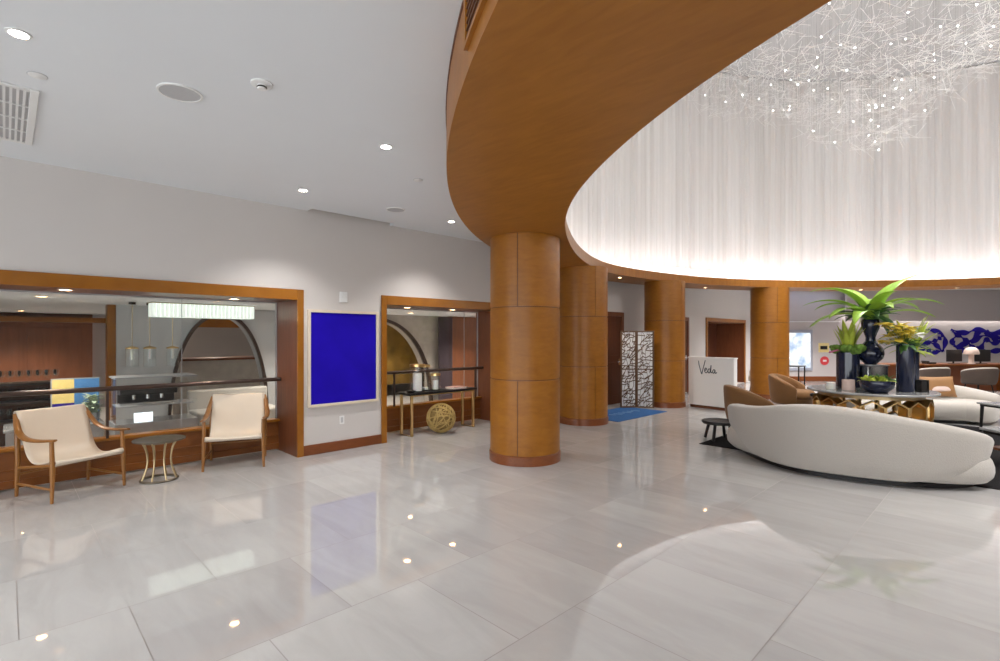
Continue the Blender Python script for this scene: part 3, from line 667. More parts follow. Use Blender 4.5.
# host stand with lettering
h = thing('host_stand', 'white host stand with handwritten dark lettering beside a timber column', 'host stand', (-4.98, 10.62, 0), math.radians(-8))
MB().box(0.0, 1.02, 0.0, 0.13, 0.06, 1.06).build('body', 'host', h, bevel=0.004)
MB().box(-0.01, 1.03, -0.01, 0.14, 1.06, 1.085).build('top', 'host', h, bevel=0.004)
MB().box(0.02, 1.0, 0.03, 0.11, 0, 0.06).build('toe_kick', 'brown', h)
strokes = [[(0.0, 0.30), (0.012, 0.2), (0.045, 0.06), (0.07, -0.03), (0.085, 0.03), (0.115, 0.17), (0.15, 0.32)],
           [(0.13, 0.06), (0.17, 0.085), (0.175, 0.115), (0.15, 0.12), (0.135, 0.07), (0.145, 0.02), (0.175, 0.01), (0.205, 0.05)],
           [(0.26, 0.10), (0.225, 0.105), (0.205, 0.06), (0.22, 0.01), (0.25, 0.03), (0.275, 0.2), (0.268, 0.08), (0.275, 0.015), (0.30, 0.03)],
           [(0.355, 0.085), (0.325, 0.09), (0.308, 0.05), (0.322, 0.005), (0.345, 0.03), (0.36, 0.09), (0.358, 0.03), (0.37, 0.005), (0.40, 0.035)]]
b = MB()
for k, st in enumerate(strokes):
    b.tube(smooth_path([(0.24+x*1.05, -0.003, 0.75+z*0.85) for x, z in st], 24), [0.0085]+[0.0095]*23+[0.006], 6)
b.build('lettering', 'ink', h)

# small tub chair and table in the far opening
c = thing('dining_chair', 'small cream tub chair beyond the host stand', 'chair', (-4.9, 14.7, 0), math.radians(-120))
def tub(parent, R, h0, h1, th, z0, m, m_leg, seat_m=None, seat_z=0.42, legs=True, span=200, rim=None):
    N = 28; rings = []
    for i in range(N+1):
        a = math.radians(180-span/2+span*i/N); u = abs(i/N*2-1); hh = h1-(h1-h0)*u**2.2
        e = min(1, (1-abs(i/N*2-1))*7+0.35)
        t2 = th*e; ro, ri = R, R-t2; row = []
        for rr, z in ((ro*0.93, z0), (ro*0.98, z0+(hh-z0)*0.5), (ro*1.02, hh-0.035), (ro*1.0, hh-0.008), ((ro+ri)/2, hh), (ri+0.012, hh-0.008), (ri, hh-0.04), (ri*0.98, z0+(hh-z0)*0.5), (ri*0.95, z0)):
            row.append((rr*math.cos(a), rr*math.sin(a), z))
        rings.append(row)
    MB().loft(rings).build('backrest', m, parent, smooth=50, sub=1)
    if rim:
        pts = []
        for i in range(N+1):
            a = math.radians(180-span/2+span*i/N); u = abs(i/N*2-1); hh = h1-(h1-h0)*u**2.2
            pts.append(((R-th/2)*math.cos(a), (R-th/2)*math.sin(a), hh+0.004))
        MB().tube(pts, 0.022, 8).build('rim', rim, parent)
    MB().lathe([(R*0.82, seat_z-0.16), (R*0.88, seat_z-0.13), (R*0.88, seat_z-0.03), (R*0.8, seat_z), (1e-5, seat_z+0.012)], 36).build('seat', seat_m or m, parent, smooth=50)
    MB().lathe([(R*0.8, seat_z-0.28 if seat_z > 0.4 and not legs else 0.06), (R*0.86, seat_z-0.16)], 36).build('base', m, parent) if not legs else None
    if legs:
        for k in range(4):
            a = PI/4+k*PI/2; MB().tube([(R*0.62*math.cos(a), R*0.62*math.sin(a), seat_z-0.15), (R*0.78*math.cos(a), R*0.78*math.sin(a), 0)], [0.016, 0.011], 8).build('leg', m_leg, parent)
tub(c, 0.30, 0.58, 0.80, 0.05, 0.34, 'leather', 'black', seat_z=0.46, span=210)
t = thing('cafe_table', 'small black table beside the cream tub chair beyond the host stand', 'table', (-4.35, 15.5, 0))
MB().box(-0.3, 0.3, -0.3, 0.3, 0.70, 0.725).build('top', 'black', t, bevel=0.003)
for sx in (-1, 1):
    for sy in (-1, 1): MB().box(sx*0.27-0.014, sx*0.27+0.014, sy*0.27-0.014, sy*0.27+0.014, 0, 0.70).build('leg', 'black', t)

# ================================================================ LOUNGE
o = MB().box(-3.12, 0.9, 6.98, 11.6, 0, 0.008).build('area_rug', 'rug'); tag(o, 'black area rug under the lounge seating', 'rug')

def sofa(label, back, heights, seams, depth_, name='curved_sofa'):
    # back: outer back line in lounge axes (u, v); the seat is on the right-hand side of travel
    s = thing(name, label, 'sofa', (0, 0, 0.0), TH, 'curved cream sofas')
    N = 48; P = smooth_path([(u, v, 0) for u, v in back], N)
    Hs = smooth_path([(h, 0, 0) for h in heights], N); Zs = smooth_path([(h, 0, 0) for h in seams], N)
    nor = []
    for i in range(N+1):
        d = (P[min(i+1, N)]-P[max(i-1, 0)]).normalized(); nor.append(Vector((d.y, -d.x, 0)))
    rb, rs, rk = [], [], []
    for i in range(N+1):
        t = i/N; e = min(t, 1-t)*16; k = math.sqrt(max(0, 1-(1-min(1, e))**2)); k = max(k, 0.25)
        p, nn, h, zb = P[i], nor[i], Hs[i].x, max(0.04, Zs[i].x)
        q = lambda off, z: tuple(p+nn*off+Vector((0, 0, z)))
        th = 0.24*(0.35+0.65*k)
        zt = zb+(h-zb)*(0.9+0.1*k)
        lean = 0.05
        rb.append([q(0.01, zb), q(-0.005, zb+(zt-zb)*0.25), q(-0.015, zb+(zt-zb)*0.6), q(-0.025, zt-0.05), q(-0.005, zt-0.012), q(th*0.45, zt), q(th*0.85, zt-0.02), q(th, zt-0.07), q(th+0.03, max(zb+0.03, 0.36)), q(th*0.6, zb)])
        # seat block
        D = depth_*(0.5+0.5*k); c0 = 0.10-0.09*min(1, max(0, (zb-0.04)/0.16))
        sz = 0.40*(0.75+0.25*k)
        rs.append([q(c0+0.01, 0.03), q(c0-0.035, 0.09), q(c0-0.045, min(0.22, sz*0.55)), q(c0, sz-0.06), q(c0+0.1, sz-0.02), q(D*0.5, sz+0.01), q(D-0.10, sz), q(D-0.015, sz-0.07), q(D, 0.2), q(D-0.03, 0.08), q(D-0.1, 0.035)])
        rk.append([q(0.12, 0), q(0.12, 0.036), q(D-0.14, 0.036), q(D-0.14, 0)])
    MB().loft(rs).build('seat', 'boucle', s, smooth=60, sub=1); MB().loft(rb).build('backrest', 'boucle', s, smooth=60, sub=1)
    MB().loft(rk[4:-4]).build('plinth', 'black', s)
    return s, P, nor
sofa('curved cream sofa seen from behind in front of the flower table',
     [(4.97, 5.10), (4.78, 4.96), (4.45, 4.89), (4.00, 4.98), (3.55, 5.24), (3.21, 5.57), (3.06, 6.08), (3.06, 6.55), (3.14, 6.95)],
     [0.50, 0.565, 0.635, 0.71, 0.775, 0.765, 0.68, 0.635, 0.61], [0.31, 0.23, 0.12, 0.04, 0.03, 0.03, 0.06, 0.18, 0.32], 0.95)
sofa('curved cream sofa with a tan cushion, behind the flower table',
     [(5.72, 8.35), (5.85, 8.85), (6.3, 9.38), (7.0, 9.65), (7.8, 9.65), (8.5, 9.4), (8.9, 8.95)],
     [0.52, 0.60, 0.62, 0.62, 0.66, 0.62, 0.50], [0.28, 0.2, 0.06, 0.04, 0.06, 0.2, 0.28], 0.92)

def pillow(label, loc, rz, tilt, w, h, m, m2=None):
    c = thing('cushion', label, 'cushion', loc, rz)
    rings = []; n = 14
    b = MB(); vs = {}; V = []; F = []
    for sd in (1, -1):
        for i in range(n+1):
            for j in range(n+1):
                x, z = i/n*2-1, j/n*2-1
                th = 0.075*((1-x**4)*(1-z**4))**0.6; pinch = 1-0.07*(1-abs(z))*x*x if True else 1
                px = x*w/2*(1-0.06*(1-z*z)*abs(x)**3); pz = z*h/2*(1-0.06*(1-x*x)*abs(z)**3)
                y = sd*th
                V.append((px, y*math.cos(tilt)-pz*math.sin(tilt), pz*math.cos(tilt)+y*math.sin(tilt)+h/2))
        o_ = 0 if sd == 1 else (n+1)**2
        for i in range(n):
            for j in range(n):
                q = (o_+i*(n+1)+j, o_+(i+1)*(n+1)+j, o_+(i+1)*(n+1)+j+1, o_+i*(n+1)+j+1); F.append(q if sd == 1 else q[::-1])
    MB().add(V, F).build('cover', m, c, smooth=180)
    if m2:
        V2 = [(v[0]*0.72, v[1]*1.0-0.004, v[2]*0.55+h*0.22) for v in V[(n+1)**2:]]
        MB().add(V2, [tuple(k-(n+1)**2 for k in f) for f in F[n*n:]]).build('pale_patch', m2, c, smooth=180)
pillow('tan cushion with a pale patch leaning on the far curved sofa', lw(7.9, 9.12, 0.42), TH, -0.25, 0.64, 0.38, 'tanpillow', 'blush')
pillow('pale cream cushion half behind the tan cushion on the far sofa', lw(7.3, 9.2, 0.42), TH+0.3, -0.25, 0.46, 0.34, 'candle')

def tub_chair(label, u, v, rz):
    c = thing('tub_armchair', label, 'armchair', lw(u, v, 0.008), TH+rz, 'tan velvet tub armchairs')
    tub(c, 0.44, 0.50, 0.745, 0.14, 0.14, 'tan', 'black', seat_z=0.43, legs=False, span=225)
    return c
tub_chair('tan velvet tub armchair nearest, beside the low black side table', 4.0, 7.95, math.radians(-8))
o = tub_chair('tan velvet tub armchair farther back, in front of the farthest column', 6.0, 10.35, math.radians(-42)); o.location.z = 0

def stool(label, u, v, R, H, z=0.008):
    c = thing('side_table', label, 'side table', lw(u, v, z), TH, 'low black side tables')
    MB().lathe([(R*0.94, H-0.045), (R, H-0.03), (R, H-0.008), (R*0.97, H), (R*0.9, H-0.006), (1e-5, H-0.006)], 40).build('top', 'black', c)
    for k in range(4):
        a = PI/4+k*PI/2
        MB().tube(smooth_path([(R*0.60*math.cos(a), R*0.60*math.sin(a), H-0.04), (R*0.70*math.cos(a), R*0.70*math.sin(a), H*0.55), (R*0.86*math.cos(a), R*0.86*math.sin(a), 0)], 8), 0.022, 8).build('leg', 'black', c)
    return c
stool('low round black side table at the left end of the near sofa', 3.22, 7.42, 0.24, 0.275)
stool('round black side table beside the farther tan armchair', 6.18, 9.62, 0.24, 0.42, 0)
def square_table(label, u, v, w, d, H, shelf, rz=0):
    c = thing('side_table', label, 'side table', lw(u, v, 0.008), TH+rz)
    MB().box(-w/2, w/2, -d/2, d/2, H-0.03, H).build('top', 'greystone', c, bevel=0.006)
    MB().box(-w/2+0.03, w/2-0.03, -d/2+0.03, d/2-0.03, H-0.06, H-0.03).build('apron', 'black', c)
    for sx in (-1, 1):
        for sy in (-1, 1): MB().tube([(sx*(w/2-0.05), sy*(d/2-0.05), H-0.05), (sx*(w/2-0.035), sy*(d/2-0.035), 0)], [0.026, 0.018], 8).build('leg', 'black', c)
    if shelf: MB().box(-w/2+0.05, w/2-0.05, -d/2+0.05, d/2-0.05, 0.16, 0.185).build('shelf', 'brown', c)
square_table('dark grey topped black side table right of the far sofa', 7.95, 7.85, 0.62, 0.5, 0.46, False)
square_table('dark side table with brown lower shelf beyond the right end of near sofa', 6.18, 5.9, 0.7, 0.5, 0.40, True)

# flower table
TU, TV = 5.36, 7.32
t = thing('flower_table', 'round grey stone table on gold honeycomb base in the lounge', 'table', lw(TU, TV, 0.008), TH)
MB().lathe([(0.74, 0.705), (0.78, 0.715), (0.78, 0.735), (0.77, 0.742), (1e-5, 0.742)], 72).build('top', 'greystone', t)
def hexcell(cx, cz, R, rad, a0, name='base_cell'):
    # open hexagonal gold tube lying on a circle of radius rad at angle a0
    b = MB(); th = 0.018; L = 0.16
    rings = []
    for i in range(6):
        pass
    oc = [(R*math.cos(PI/6+PI/3*i), R*math.sin(PI/6+PI/3*i)) for i in range(6)]; ic = [(x*(R-th)/R, z*(R-th)/R) for x, z in oc]
    def W3(x, z, r_): 
        return ((r_)*math.cos(a0)-x*math.sin(a0), (r_)*math.sin(a0)+x*math.cos(a0), cz+z)
    loops = [[W3(x, z, rad) for x, z in oc], [W3(x, z, rad-L) for x, z in oc], [W3(x, z, rad-L) for x, z in ic], [W3(x, z, rad) for x, z in ic]]
    loops.append(loops[0]); b.loft(loops, cap=False)
    b.build(name, 'gold', t)
RB = 0.70; ncell = 16; hr = 2*PI*RB/ncell/math.sqrt(3)*1.0
for row in range(2):
    for k in range(ncell):
        hexcell(0, 0.085+hr+row*hr*1.5, hr, RB, 2*PI*(k+0.5*(row % 2))/ncell)
MB().lathe([(RB+0.02, 0), (RB+0.02, 0.085), (RB-0.2, 0.085), (RB-0.2, 0)], 60).build('base_ring', 'gold', t)
MB().lathe([(0.62, 0.65), (0.62, 0.706), (0.3, 0.706)], 60).build('under_plate', 'brass', t)

TZ = 0.75
def arrangement(name, label, u, v, cat='flower arrangement'):
    return thing(name, label, cat, lw(u, v, TZ), TH)
rng = random.Random(21)
# centre: gourd vase on a glass block with arching palm leaves
gb = arrangement('plinth_block', 'clear mirrored block under the gourd vase on the flower table', 5.54, 7.55, 'display block')
MB().box(-0.15, 0.15, -0.15, 0.15, 0, 0.335).build('block', 'chrome', gb, bevel=0.006); MB().box(-0.165, 0.165, -0.165, 0.165, 0.335, 0.35).build('cap', 'steelgrey', gb, bevel=0.004)
pa = thing('palm_arrangement', 'tall dark gourd vase with long arching palm leaves, highest on the table', 'flower arrangement', lw(5.54, 7.55, TZ+0.35), TH)
MB().lathe([(0.07, 0), (0.085, 0.015), (0.155, 0.09), (0.172, 0.165), (0.155, 0.245), (0.10, 0.31), (0.065, 0.35), (0.062, 0.40), (0.085, 0.47), (0.11, 0.54), (0.12, 0.62), (0.105, 0.67), (0.095, 0.66), (1e-5, 0.64)], 40).build('vase', 'vase', pa)
f1 = MB(); f2 = MB()
specs = [(180, 70, 1.05, 95), (160, 52, 0.95, 80), (200, 40, 0.85, 85), (172, 25, 0.9, 70), (5, 68, 1.1, 60), (20, 45, 1.0, 75), (-15, 50, 1.0, 80), (350, 30, 0.9, 60), (40, 30, 0.8, 70),
         (90, 75, 0.8, 70), (120, 55, 0.85, 90), (60, 62, 0.85, 85), (-60, 62, 0.75, 90), (-110, 55, 0.75, 95), (-90, 72, 0.7, 80), (140, 30, 0.8, 80), (-140, 35, 0.8, 90), (0, 85, 0.7, 60)]
for az, el, L, dr in specs:
    f1.leaf((0.02*math.cos(math.radians(az)), 0.02*math.sin(math.radians(az)), 0.66), math.radians(az+rng.uniform(-6, 6)), math.radians(el), L*1.02, 0.085+0.025*rng.random(), math.radians(dr), 12)
for k in range(26):
    f2.leaf((0, 0, 0.66), rng.uniform(0, 2*PI), math.radians(rng.uniform(5, 70)), rng.uniform(0.3, 0.5), 0.065, math.radians(rng.uniform(40, 110)), 8)
f1.build('palm_leaves', 'leaf', pa, smooth=180, solid=0.003); f2.build('dark_foliage', 'leafdk', pa, smooth=180, solid=0.003)
MB().tube([(0.02, 0, 0.6), (0.01, 0, 0.75)], 0.05, 10).build('stem_bundle', 'leafdk', pa)

# left: dark cylinder vase with moss and upright leaves
la = arrangement('leafy_arrangement', 'dark cylinder vase with moss collar and upright green leaves, left on the table', 5.25, 7.62)
MB().lathe([(0.14, 0), (0.15, 0.01), (0.15, 0.56), (0.142, 0.56), (0.14, 0.5), (1e-5, 0.5)], 36).build('vase', 'vase', la)
b = MB()
for k in range(70):
    a = rng.uniform(0, 2*PI); r_ = 0.21*math.sqrt(rng.random()); b.sphere((r_*math.cos(a), r_*math.sin(a), 0.60+rng.uniform(-0.02, 0.05)), rng.uniform(0.03, 0.06), 7, 5)
b.build('moss_collar', 'moss', la, smooth=180)
b = MB()
for k in range(40): b.leaf((0.08*rng.uniform(-1, 1), 0.08*rng.uniform(-1, 1), 0.58), rng.uniform(0, 2*PI), math.radians(rng.uniform(5, 30)), rng.uniform(0.12, 0.24), 0.03, math.radians(40), 6)
b.build('low_leaves', 'leafdk', la, smooth=180, solid=0.003)
b = MB()
for k in range(15):
    a = rng.uniform(0, 2*PI); b.leaf((0.06*math.cos(a), 0.06*math.sin(a), 0.56), a, math.radians(rng.uniform(72, 90)), rng.uniform(0.38, 0.62), 0.045, math.radians(rng.uniform(5, 40)), 8)
b.build('upright_leaves', 'leafyl', la, smooth=180, solid=0.003)
b = MB(); b.tube(smooth_path([(-0.15, -0.05, 0.58), (-0.22, -0.06, 0.60), (-0.30, -0.06, 0.56)], 8), 0.004, 5)
for k in range(5): b.sphere((-0.2-0.028*k, -0.06, 0.595-0.008*k), 0.016, 7, 5)
b.build('pink_sprig', mat('pink_petals', (0.5, 0.12, 0.22), 0.6, 0.2), la, smooth=180)

# right: two tall blue cylinder vases, yellow orchids
def blossom(b, c, r):
    for k in range(5):
        a = 2*PI*k/5+rng.random(); el = rng.uniform(-0.3, 0.6)
        b.leaf(c, a, el, r, r*0.42, 0.5, 4, fold=0.2)
ra = arrangement('orchid_arrangement', 'tall dark blue cylinder vase with yellow orchids, right on the table', 5.62, 7.0)
MB().lathe([(0.10, 0), (0.105, 0.01), (0.105, 0.70), (0.098, 0.70), (0.096, 0.62), (1e-5, 0.62)], 36).build('vase', 'vase', ra)
bl = MB(); bw = MB(); lv = MB(); st = MB()
for k in range(34):
    a = rng.uniform(0, 2*PI); r_ = 0.22*math.sqrt(rng.random()); z = 0.72+rng.uniform(0, 0.27)
    p = (r_*math.cos(a)-0.08, r_*math.sin(a), z); st.tube([(0, 0, 0.66), p], 0.003, 4, cap=False); blossom(bl if k % 5 else bw, p, 0.105)
for k in range(22): lv.leaf((0, 0, 0.68), rng.uniform(0, 2*PI), math.radians(rng.uniform(-5, 40)), rng.uniform(0.18, 0.36), 0.035, math.radians(60), 6)
st.build('stems', 'leafdk', ra); bl.build('yellow_blossoms', 'flower', ra, smooth=180, solid=0.002); bw.build('white_blossoms', 'flowerw', ra, smooth=180, solid=0.002); lv.build('leaves', 'leafdk', ra, smooth=180, solid=0.003)
rb_ = arrangement('leafy_arrangement', 'slimmer blue cylinder vase with tall green stems, rightmost on the table', 5.86, 7.18)
MB().lathe([(0.075, 0), (0.08, 0.01), (0.08, 0.58), (0.074, 0.58), (0.072, 0.5), (1e-5, 0.5)], 32).build('vase', 'vase', rb_)
lv = MB()
for k in range(16):
    a = rng.uniform(0, 2*PI); lv.leaf((0.02*math.cos(a), 0.02*math.sin(a), 0.56), a, math.radians(rng.uniform(62, 88)), rng.uniform(0.3, 0.62), 0.045, math.radians(rng.uniform(10, 50)), 8)
for k in range(14): lv.leaf((0, 0, 0.57), rng.uniform(0, 2*PI), math.radians(rng.uniform(0, 40)), rng.uniform(0.15, 0.3), 0.035, math.radians(70), 6)
lv.build('leaves', 'leafyl', rb_, smooth=180, solid=0.003)
bo = arrangement('planted_bowl', 'low black bowl of lime and dark green leaves at the table front', 5.12, 6.86)
MB().lathe([(0.09, 0), (0.12, 0.01), (0.185, 0.07), (0.20, 0.13), (0.19, 0.17), (0.18, 0.17), (0.17, 0.12), (1e-5, 0.12)], 36).build('bowl', 'vase', bo)
b = MB(); b2 = MB()
for k in range(60):
    q = b if rng.random() < 0.55 else b2
    x = rng.uniform(-0.16, 0.04) if q is b else rng.uniform(0.0, 0.17)
    q.leaf((x, rng.uniform(-0.12, 0.12), 0.14), rng.uniform(0, 2*PI), math.radians(rng.uniform(15, 80)), rng.uniform(0.08, 0.16), 0.03, math.radians(60), 5)
b.build('lime_leaves', 'leafyl', bo, smooth=180, solid=0.002); b2.build('green_leaves', 'leafdk', bo, smooth=180, solid=0.002)
cd = arrangement('pillar_candle', 'blush pillar candle before the left vase on the flower table', 4.98, 7.22, 'candle')
wx = MB().lathe([(0.075, 0), (0.078, 0.005), (0.078, 0.145), (0.07, 0.15), (0.03, 0.142), (1e-5, 0.142)], 32).build('wax', 'blush', cd); MB().tube([(0, 0, 0.14), (0.002, 0, 0.165)], 0.002, 5).build('wick', 'black', wx)
cd = arrangement('pillar_candle', 'shorter white pillar candle left of the blush candle', 4.82, 7.36, 'candle')
wx = MB().lathe([(0.055, 0), (0.058, 0.005), (0.058, 0.095), (0.05, 0.10), (0.02, 0.094), (1e-5, 0.094)], 32).build('wax', 'candle', cd); MB().tube([(0, 0, 0.09), (0.002, 0, 0.115)], 0.002, 5).build('wick', 'black', wx)
bx = arrangement('black_lantern', 'small black box lantern beside the right blue vases', 5.83, 6.98, 'lantern')
MB().box(-0.055, 0.055, -0.055, 0.055, 0, 0.015).build('base', 'black', bx); MB().box(-0.055, 0.055, -0.055, 0.055, 0.15, 0.165).build('lid', 'black', bx)
for sx in (-1, 1):
    for sy in (-1, 1): MB().box(sx*0.049-0.006, sx*0.049+0.006, sy*0.049-0.006, sy*0.049+0.006, 0.015, 0.15).build('post', 'black', bx)
MB().box(-0.043, 0.043, -0.043, 0.043, 0.016, 0.149).build('dark_pane', 'screenbk', bx)

for o in (la, ra, rb_): o.scale.z = 0.94
# reception desk, chairs, monitors, lamp
d = thing('reception_desk', 'long brown wood reception desk under the blue wall reliefs', 'desk', lw(10.0, 14.1), TH)
MB().box(0, 6.2, -0.05, 0.75, 0.715, 0.755).build('worktop', 'panel', d, bevel=0.004)
MB().box(0.05, 6.15, 0.25, 0.70, 0.0, 0.715).build('front_panel', 'brown', d)
for x in (0.05, 2.05, 4.1, 6.05): MB().box(x, x+0.1, 0.0, 0.25, 0, 0.715).build('side_panel', 'panel', d, bevel=0.004)
def desk_chair(label, u, v):
    c = thing('desk_chair', label, 'chair', lw(u, v), TH+PI/2, 'brown tub chairs at the reception desk')
    tub(c, 0.39, 0.60, 0.71, 0.07, 0.30, 'brownfab', 'black', seat_z=0.44, span=215, rim='piping')
desk_chair('brown tub chair with pale rim at the desk, right of the tan cushion', 11.35, 13.3); desk_chair('brown tub chair with pale rim at the desk, in front of the monitors', 12.55, 13.25)
def monitor(label, u, v, rz):
    c = thing('monitor', label, 'monitor', lw(u, v, 0.755), TH+rz, 'black monitors on the reception desk')
    MB().box(-0.24, 0.24, -0.015, 0.015, 0.06, 0.40).build('display', 'screenbk', c, bevel=0.006); MB().box(-0.02, 0.02, 0.015, 0.035, 0.01, 0.25).build('neck', 'black', c); MB().box(-0.11, 0.11, -0.07, 0.09, 0, 0.012).build('foot', 'black', c)
monitor('black monitor left of the beige lamp on the reception desk', 12.95, 14.4, 0.1); monitor('black monitor right of the beige lamp on the reception desk', 13.72, 14.4, -0.1)
l = thing('desk_lamp', 'beige round topped lamp between the two black monitors', 'lamp', lw(13.3, 14.25, 0.755), TH)
MB().lathe([(0.09, 0), (0.09, 0.02), (0.06, 0.03), (0.06, 0.27)], 24).build('body', 'beige', l); MB().lathe([(0.17, 0.27), (0.175, 0.31), (0.15, 0.40), (0.09, 0.46), (1e-5, 0.48)], 28).build('shade', 'beige', l)
p_ = thing('desk_phone', 'dark telephone on the reception desk left of the monitors', 'telephone', lw(12.15, 14.3, 0.755), TH)
MB().box(-0.13, 0.13, -0.1, 0.1, 0, 0.05).build('base', 'black', p_, bevel=0.01); MB().box(-0.14, -0.07, -0.11, 0.11, 0.05, 0.09).build('handset', 'screenbk', p_, bevel=0.012)
p_ = thing('slim_stand', 'thin upright brass stand at the left end of the desk phone', 'stand', lw(11.88, 14.3, 0.755), TH)
MB().tube([(0, 0, 0), (0, 0, 0.36)], 0.009, 8).build('rod', 'brass', p_); MB().cyl((0, 0, 0), 0.05, 0, 0.012, 20).build('foot', 'brass', p_)

# blue wall reliefs: broad looping strokes
def relief(label, u, z, paths, w):
    c = thing('wall_relief', label, 'wall art', lw(u, vb-0.02, z), TH)
    for P, cl in paths:
        pts = smooth_path([(x, 0, y) for x, y in P], 40)
        b = MB(); rings = []
        for i, p in enumerate(pts):
            dd = (pts[min(i+1, 40)]-pts[max(i-1, 0)]).normalized(); nn = Vector((-dd.z, 0, dd.x)); ww = w*(0.5+0.35*math.sin(i*0.5+P[0][0]*3))
            rings.append([p-nn*ww+Vector((0, -0.012, 0)), p+nn*ww+Vector((0, -0.012, 0)), p+nn*ww+Vector((0, 0.012, 0)), p-nn*ww+Vector((0, 0.012, 0))])
        b.loft(rings).build('stroke', 'artblue', c)
k_ = 1.15
relief('blue looping ring shaped wall relief left of the larger one', 14.78, 1.41,
       [([(-0.75, 0.0), (-0.45, 0.30), (0.0, 0.36), (0.42, 0.22), (0.55, -0.05), (0.45, -0.40)], 0), ([(-0.6, 0.1), (-0.5, -0.2), (-0.1, -0.1), (0.2, -0.15), (0.45, -0.4)], 0), ([(-0.4, -0.38), (-0.1, -0.3), (0.1, -0.42), (0.5, -0.35)], 0), ([(-0.1, -0.1), (0.25, 0.0), (0.45, 0.15)], 0)], 0.10)
relief('larger blue tangled stroke wall relief at the right, above the monitors', 16.42, 1.41,
       [([(-0.9, 0.36), (-0.4, 0.25), (0.0, 0.36), (0.6, 0.25), (1.1, 0.36)], 0), ([(-0.85, 0.3), (-0.4, 0.0), (-0.05, -0.38)], 0), ([(0.1, 0.36), (-0.2, 0.0), (-0.7, -0.2), (-0.85, 0.0), (-0.6, 0.22)], 0),
        ([(-0.8, -0.2), (-0.45, -0.36), (0.0, -0.3), (0.5, -0.38), (1.0, -0.3)], 0), ([(-0.2, -0.1), (0.2, 0.15), (0.7, 0.1), (0.95, -0.2), (0.7, -0.38)], 0), ([(0.1, -0.35), (0.3, 0.0), (0.6, -0.1), (1.1, 0.15)], 0), ([(0.3, 0.3), (0.6, 0.05), (1.0, 0.2), (1.25, 0.1)], 0)], 0.115)

# lit display and notices on the back wall
s = thing('wall_display', 'lit white display screen in a silver frame beside the farthest column', 'screen', lw(10.3, vb, 1.08), TH)
MB().box(-0.62, 0.44, -0.06, 0, -0.72, 0.68).build('frame', 'silverframe', s, bevel=0.01)
def screenmat():
    m, nt, b_ = newmat('display_picture'); tc = nt.nodes.new('ShaderNodeTexCoord'); n_ = nt.nodes.new('ShaderNodeTexNoise'); n_.inputs['Scale'].default_value = 2.6; n_.inputs['Detail'].default_value = 3
    nt.links.new(tc.outputs['Object'], n_.inputs['Vector']); r_ = nt.nodes.new('ShaderNodeValToRGB'); e = r_.color_ramp.elements; e[0].position = 0.36; e[1].position = 0.56; e[0].color = (0.35, 0.48, 0.68, 1); e[1].color = (0.95, 0.98, 1, 1)
    nt.links.new(n_.outputs['Fac'], r_.inputs[0]); nt.links.new(r_.outputs[0], b_.inputs['Emission Color']); b_.inputs['Emission Strength'].default_value = 0.95; b_.inputs['Base Color'].default_value = (0.02, 0.02, 0.02, 1); pset(b_, rough=0.2); return m
MB().box(-0.54, 0.36, -0.064, -0.06, -0.62, 0.58).build('screen', screenmat(), s)
n_ = thing('wall_notice', 'small yellow and black notice on the back wall', 'notice', lw(11.15, vb, 1.15), TH)
MB().box(-0.18, 0.18, -0.012, 0, -0.16, 0.16).build('board', 'yellow', n_); MB().box(-0.12, 0.12, -0.016, -0.012, -0.06, 0.06).build('dark_picture', 'screenbk', n_)
n_ = thing('wall_notice', 'small red notice below the yellow one on the back wall', 'notice', lw(11.18, vb, 0.70), TH)
MB().lathe([(0.15, 0.0), (0.15, 0.012)], 24).build('disc', 'red', n_); n_.children[0].rotation_euler.x = PI/2
MB().box(-0.06, 0.06, -0.016, -0.01, -0.03, 0.03).build('pale_mark', 'white', n_)

# ================================================================ CAFE BEHIND THE GLASS
MB().box(-14.0, -6.95, -3.5, 12, -0.1, 0).build('floor', 'cafefloor', smooth=0)['kind'] = 'structure'
MB().box(-14.0, -6.95, -3.5, 12, 1.98, 2.04).build('ceiling', 'ceil', smooth=0)['kind'] = 'structure'
r = structure('wall_cafe')
MB().box(-13.7, -13.5, -3.5, 1.3, 0, 2.0).build('timber_wall', 'cafewood', r)
b = MB()
for i in range(5): b.box(-13.5, -13.48, -3.3+i*0.9, -2.5+i*0.9, 0.3, 1.70)
b.build('raised_panel', 'cafewood', r, bevel=0.006)
MB().box(-13.5, -13.2, -3.5, 3.6, 1.80, 1.90).build('timber_beam', 'casing', r)
MB().box(-9.45, -9.25, 1.06, 1.16, 0, 1.98).build('timber_post', 'casing', r)
MB().box(-13.95, -13.75, 1.3, 12, 0, 2.0).build('end_wall', 'mauve', r)
MB().box(-13.9, -6.95, -3.6, -3.5, 0, 2.0).build('side_wall', 'cafewall', r); MB().box(-13.9, -6.95, 12, 12.1, 0, 2.0).build('side_wall', 'stone', r)
MB().box(-12.4, -12.3, 1.6, 4.4, 1.72, 1.90).build('timber_band', 'casing', r)
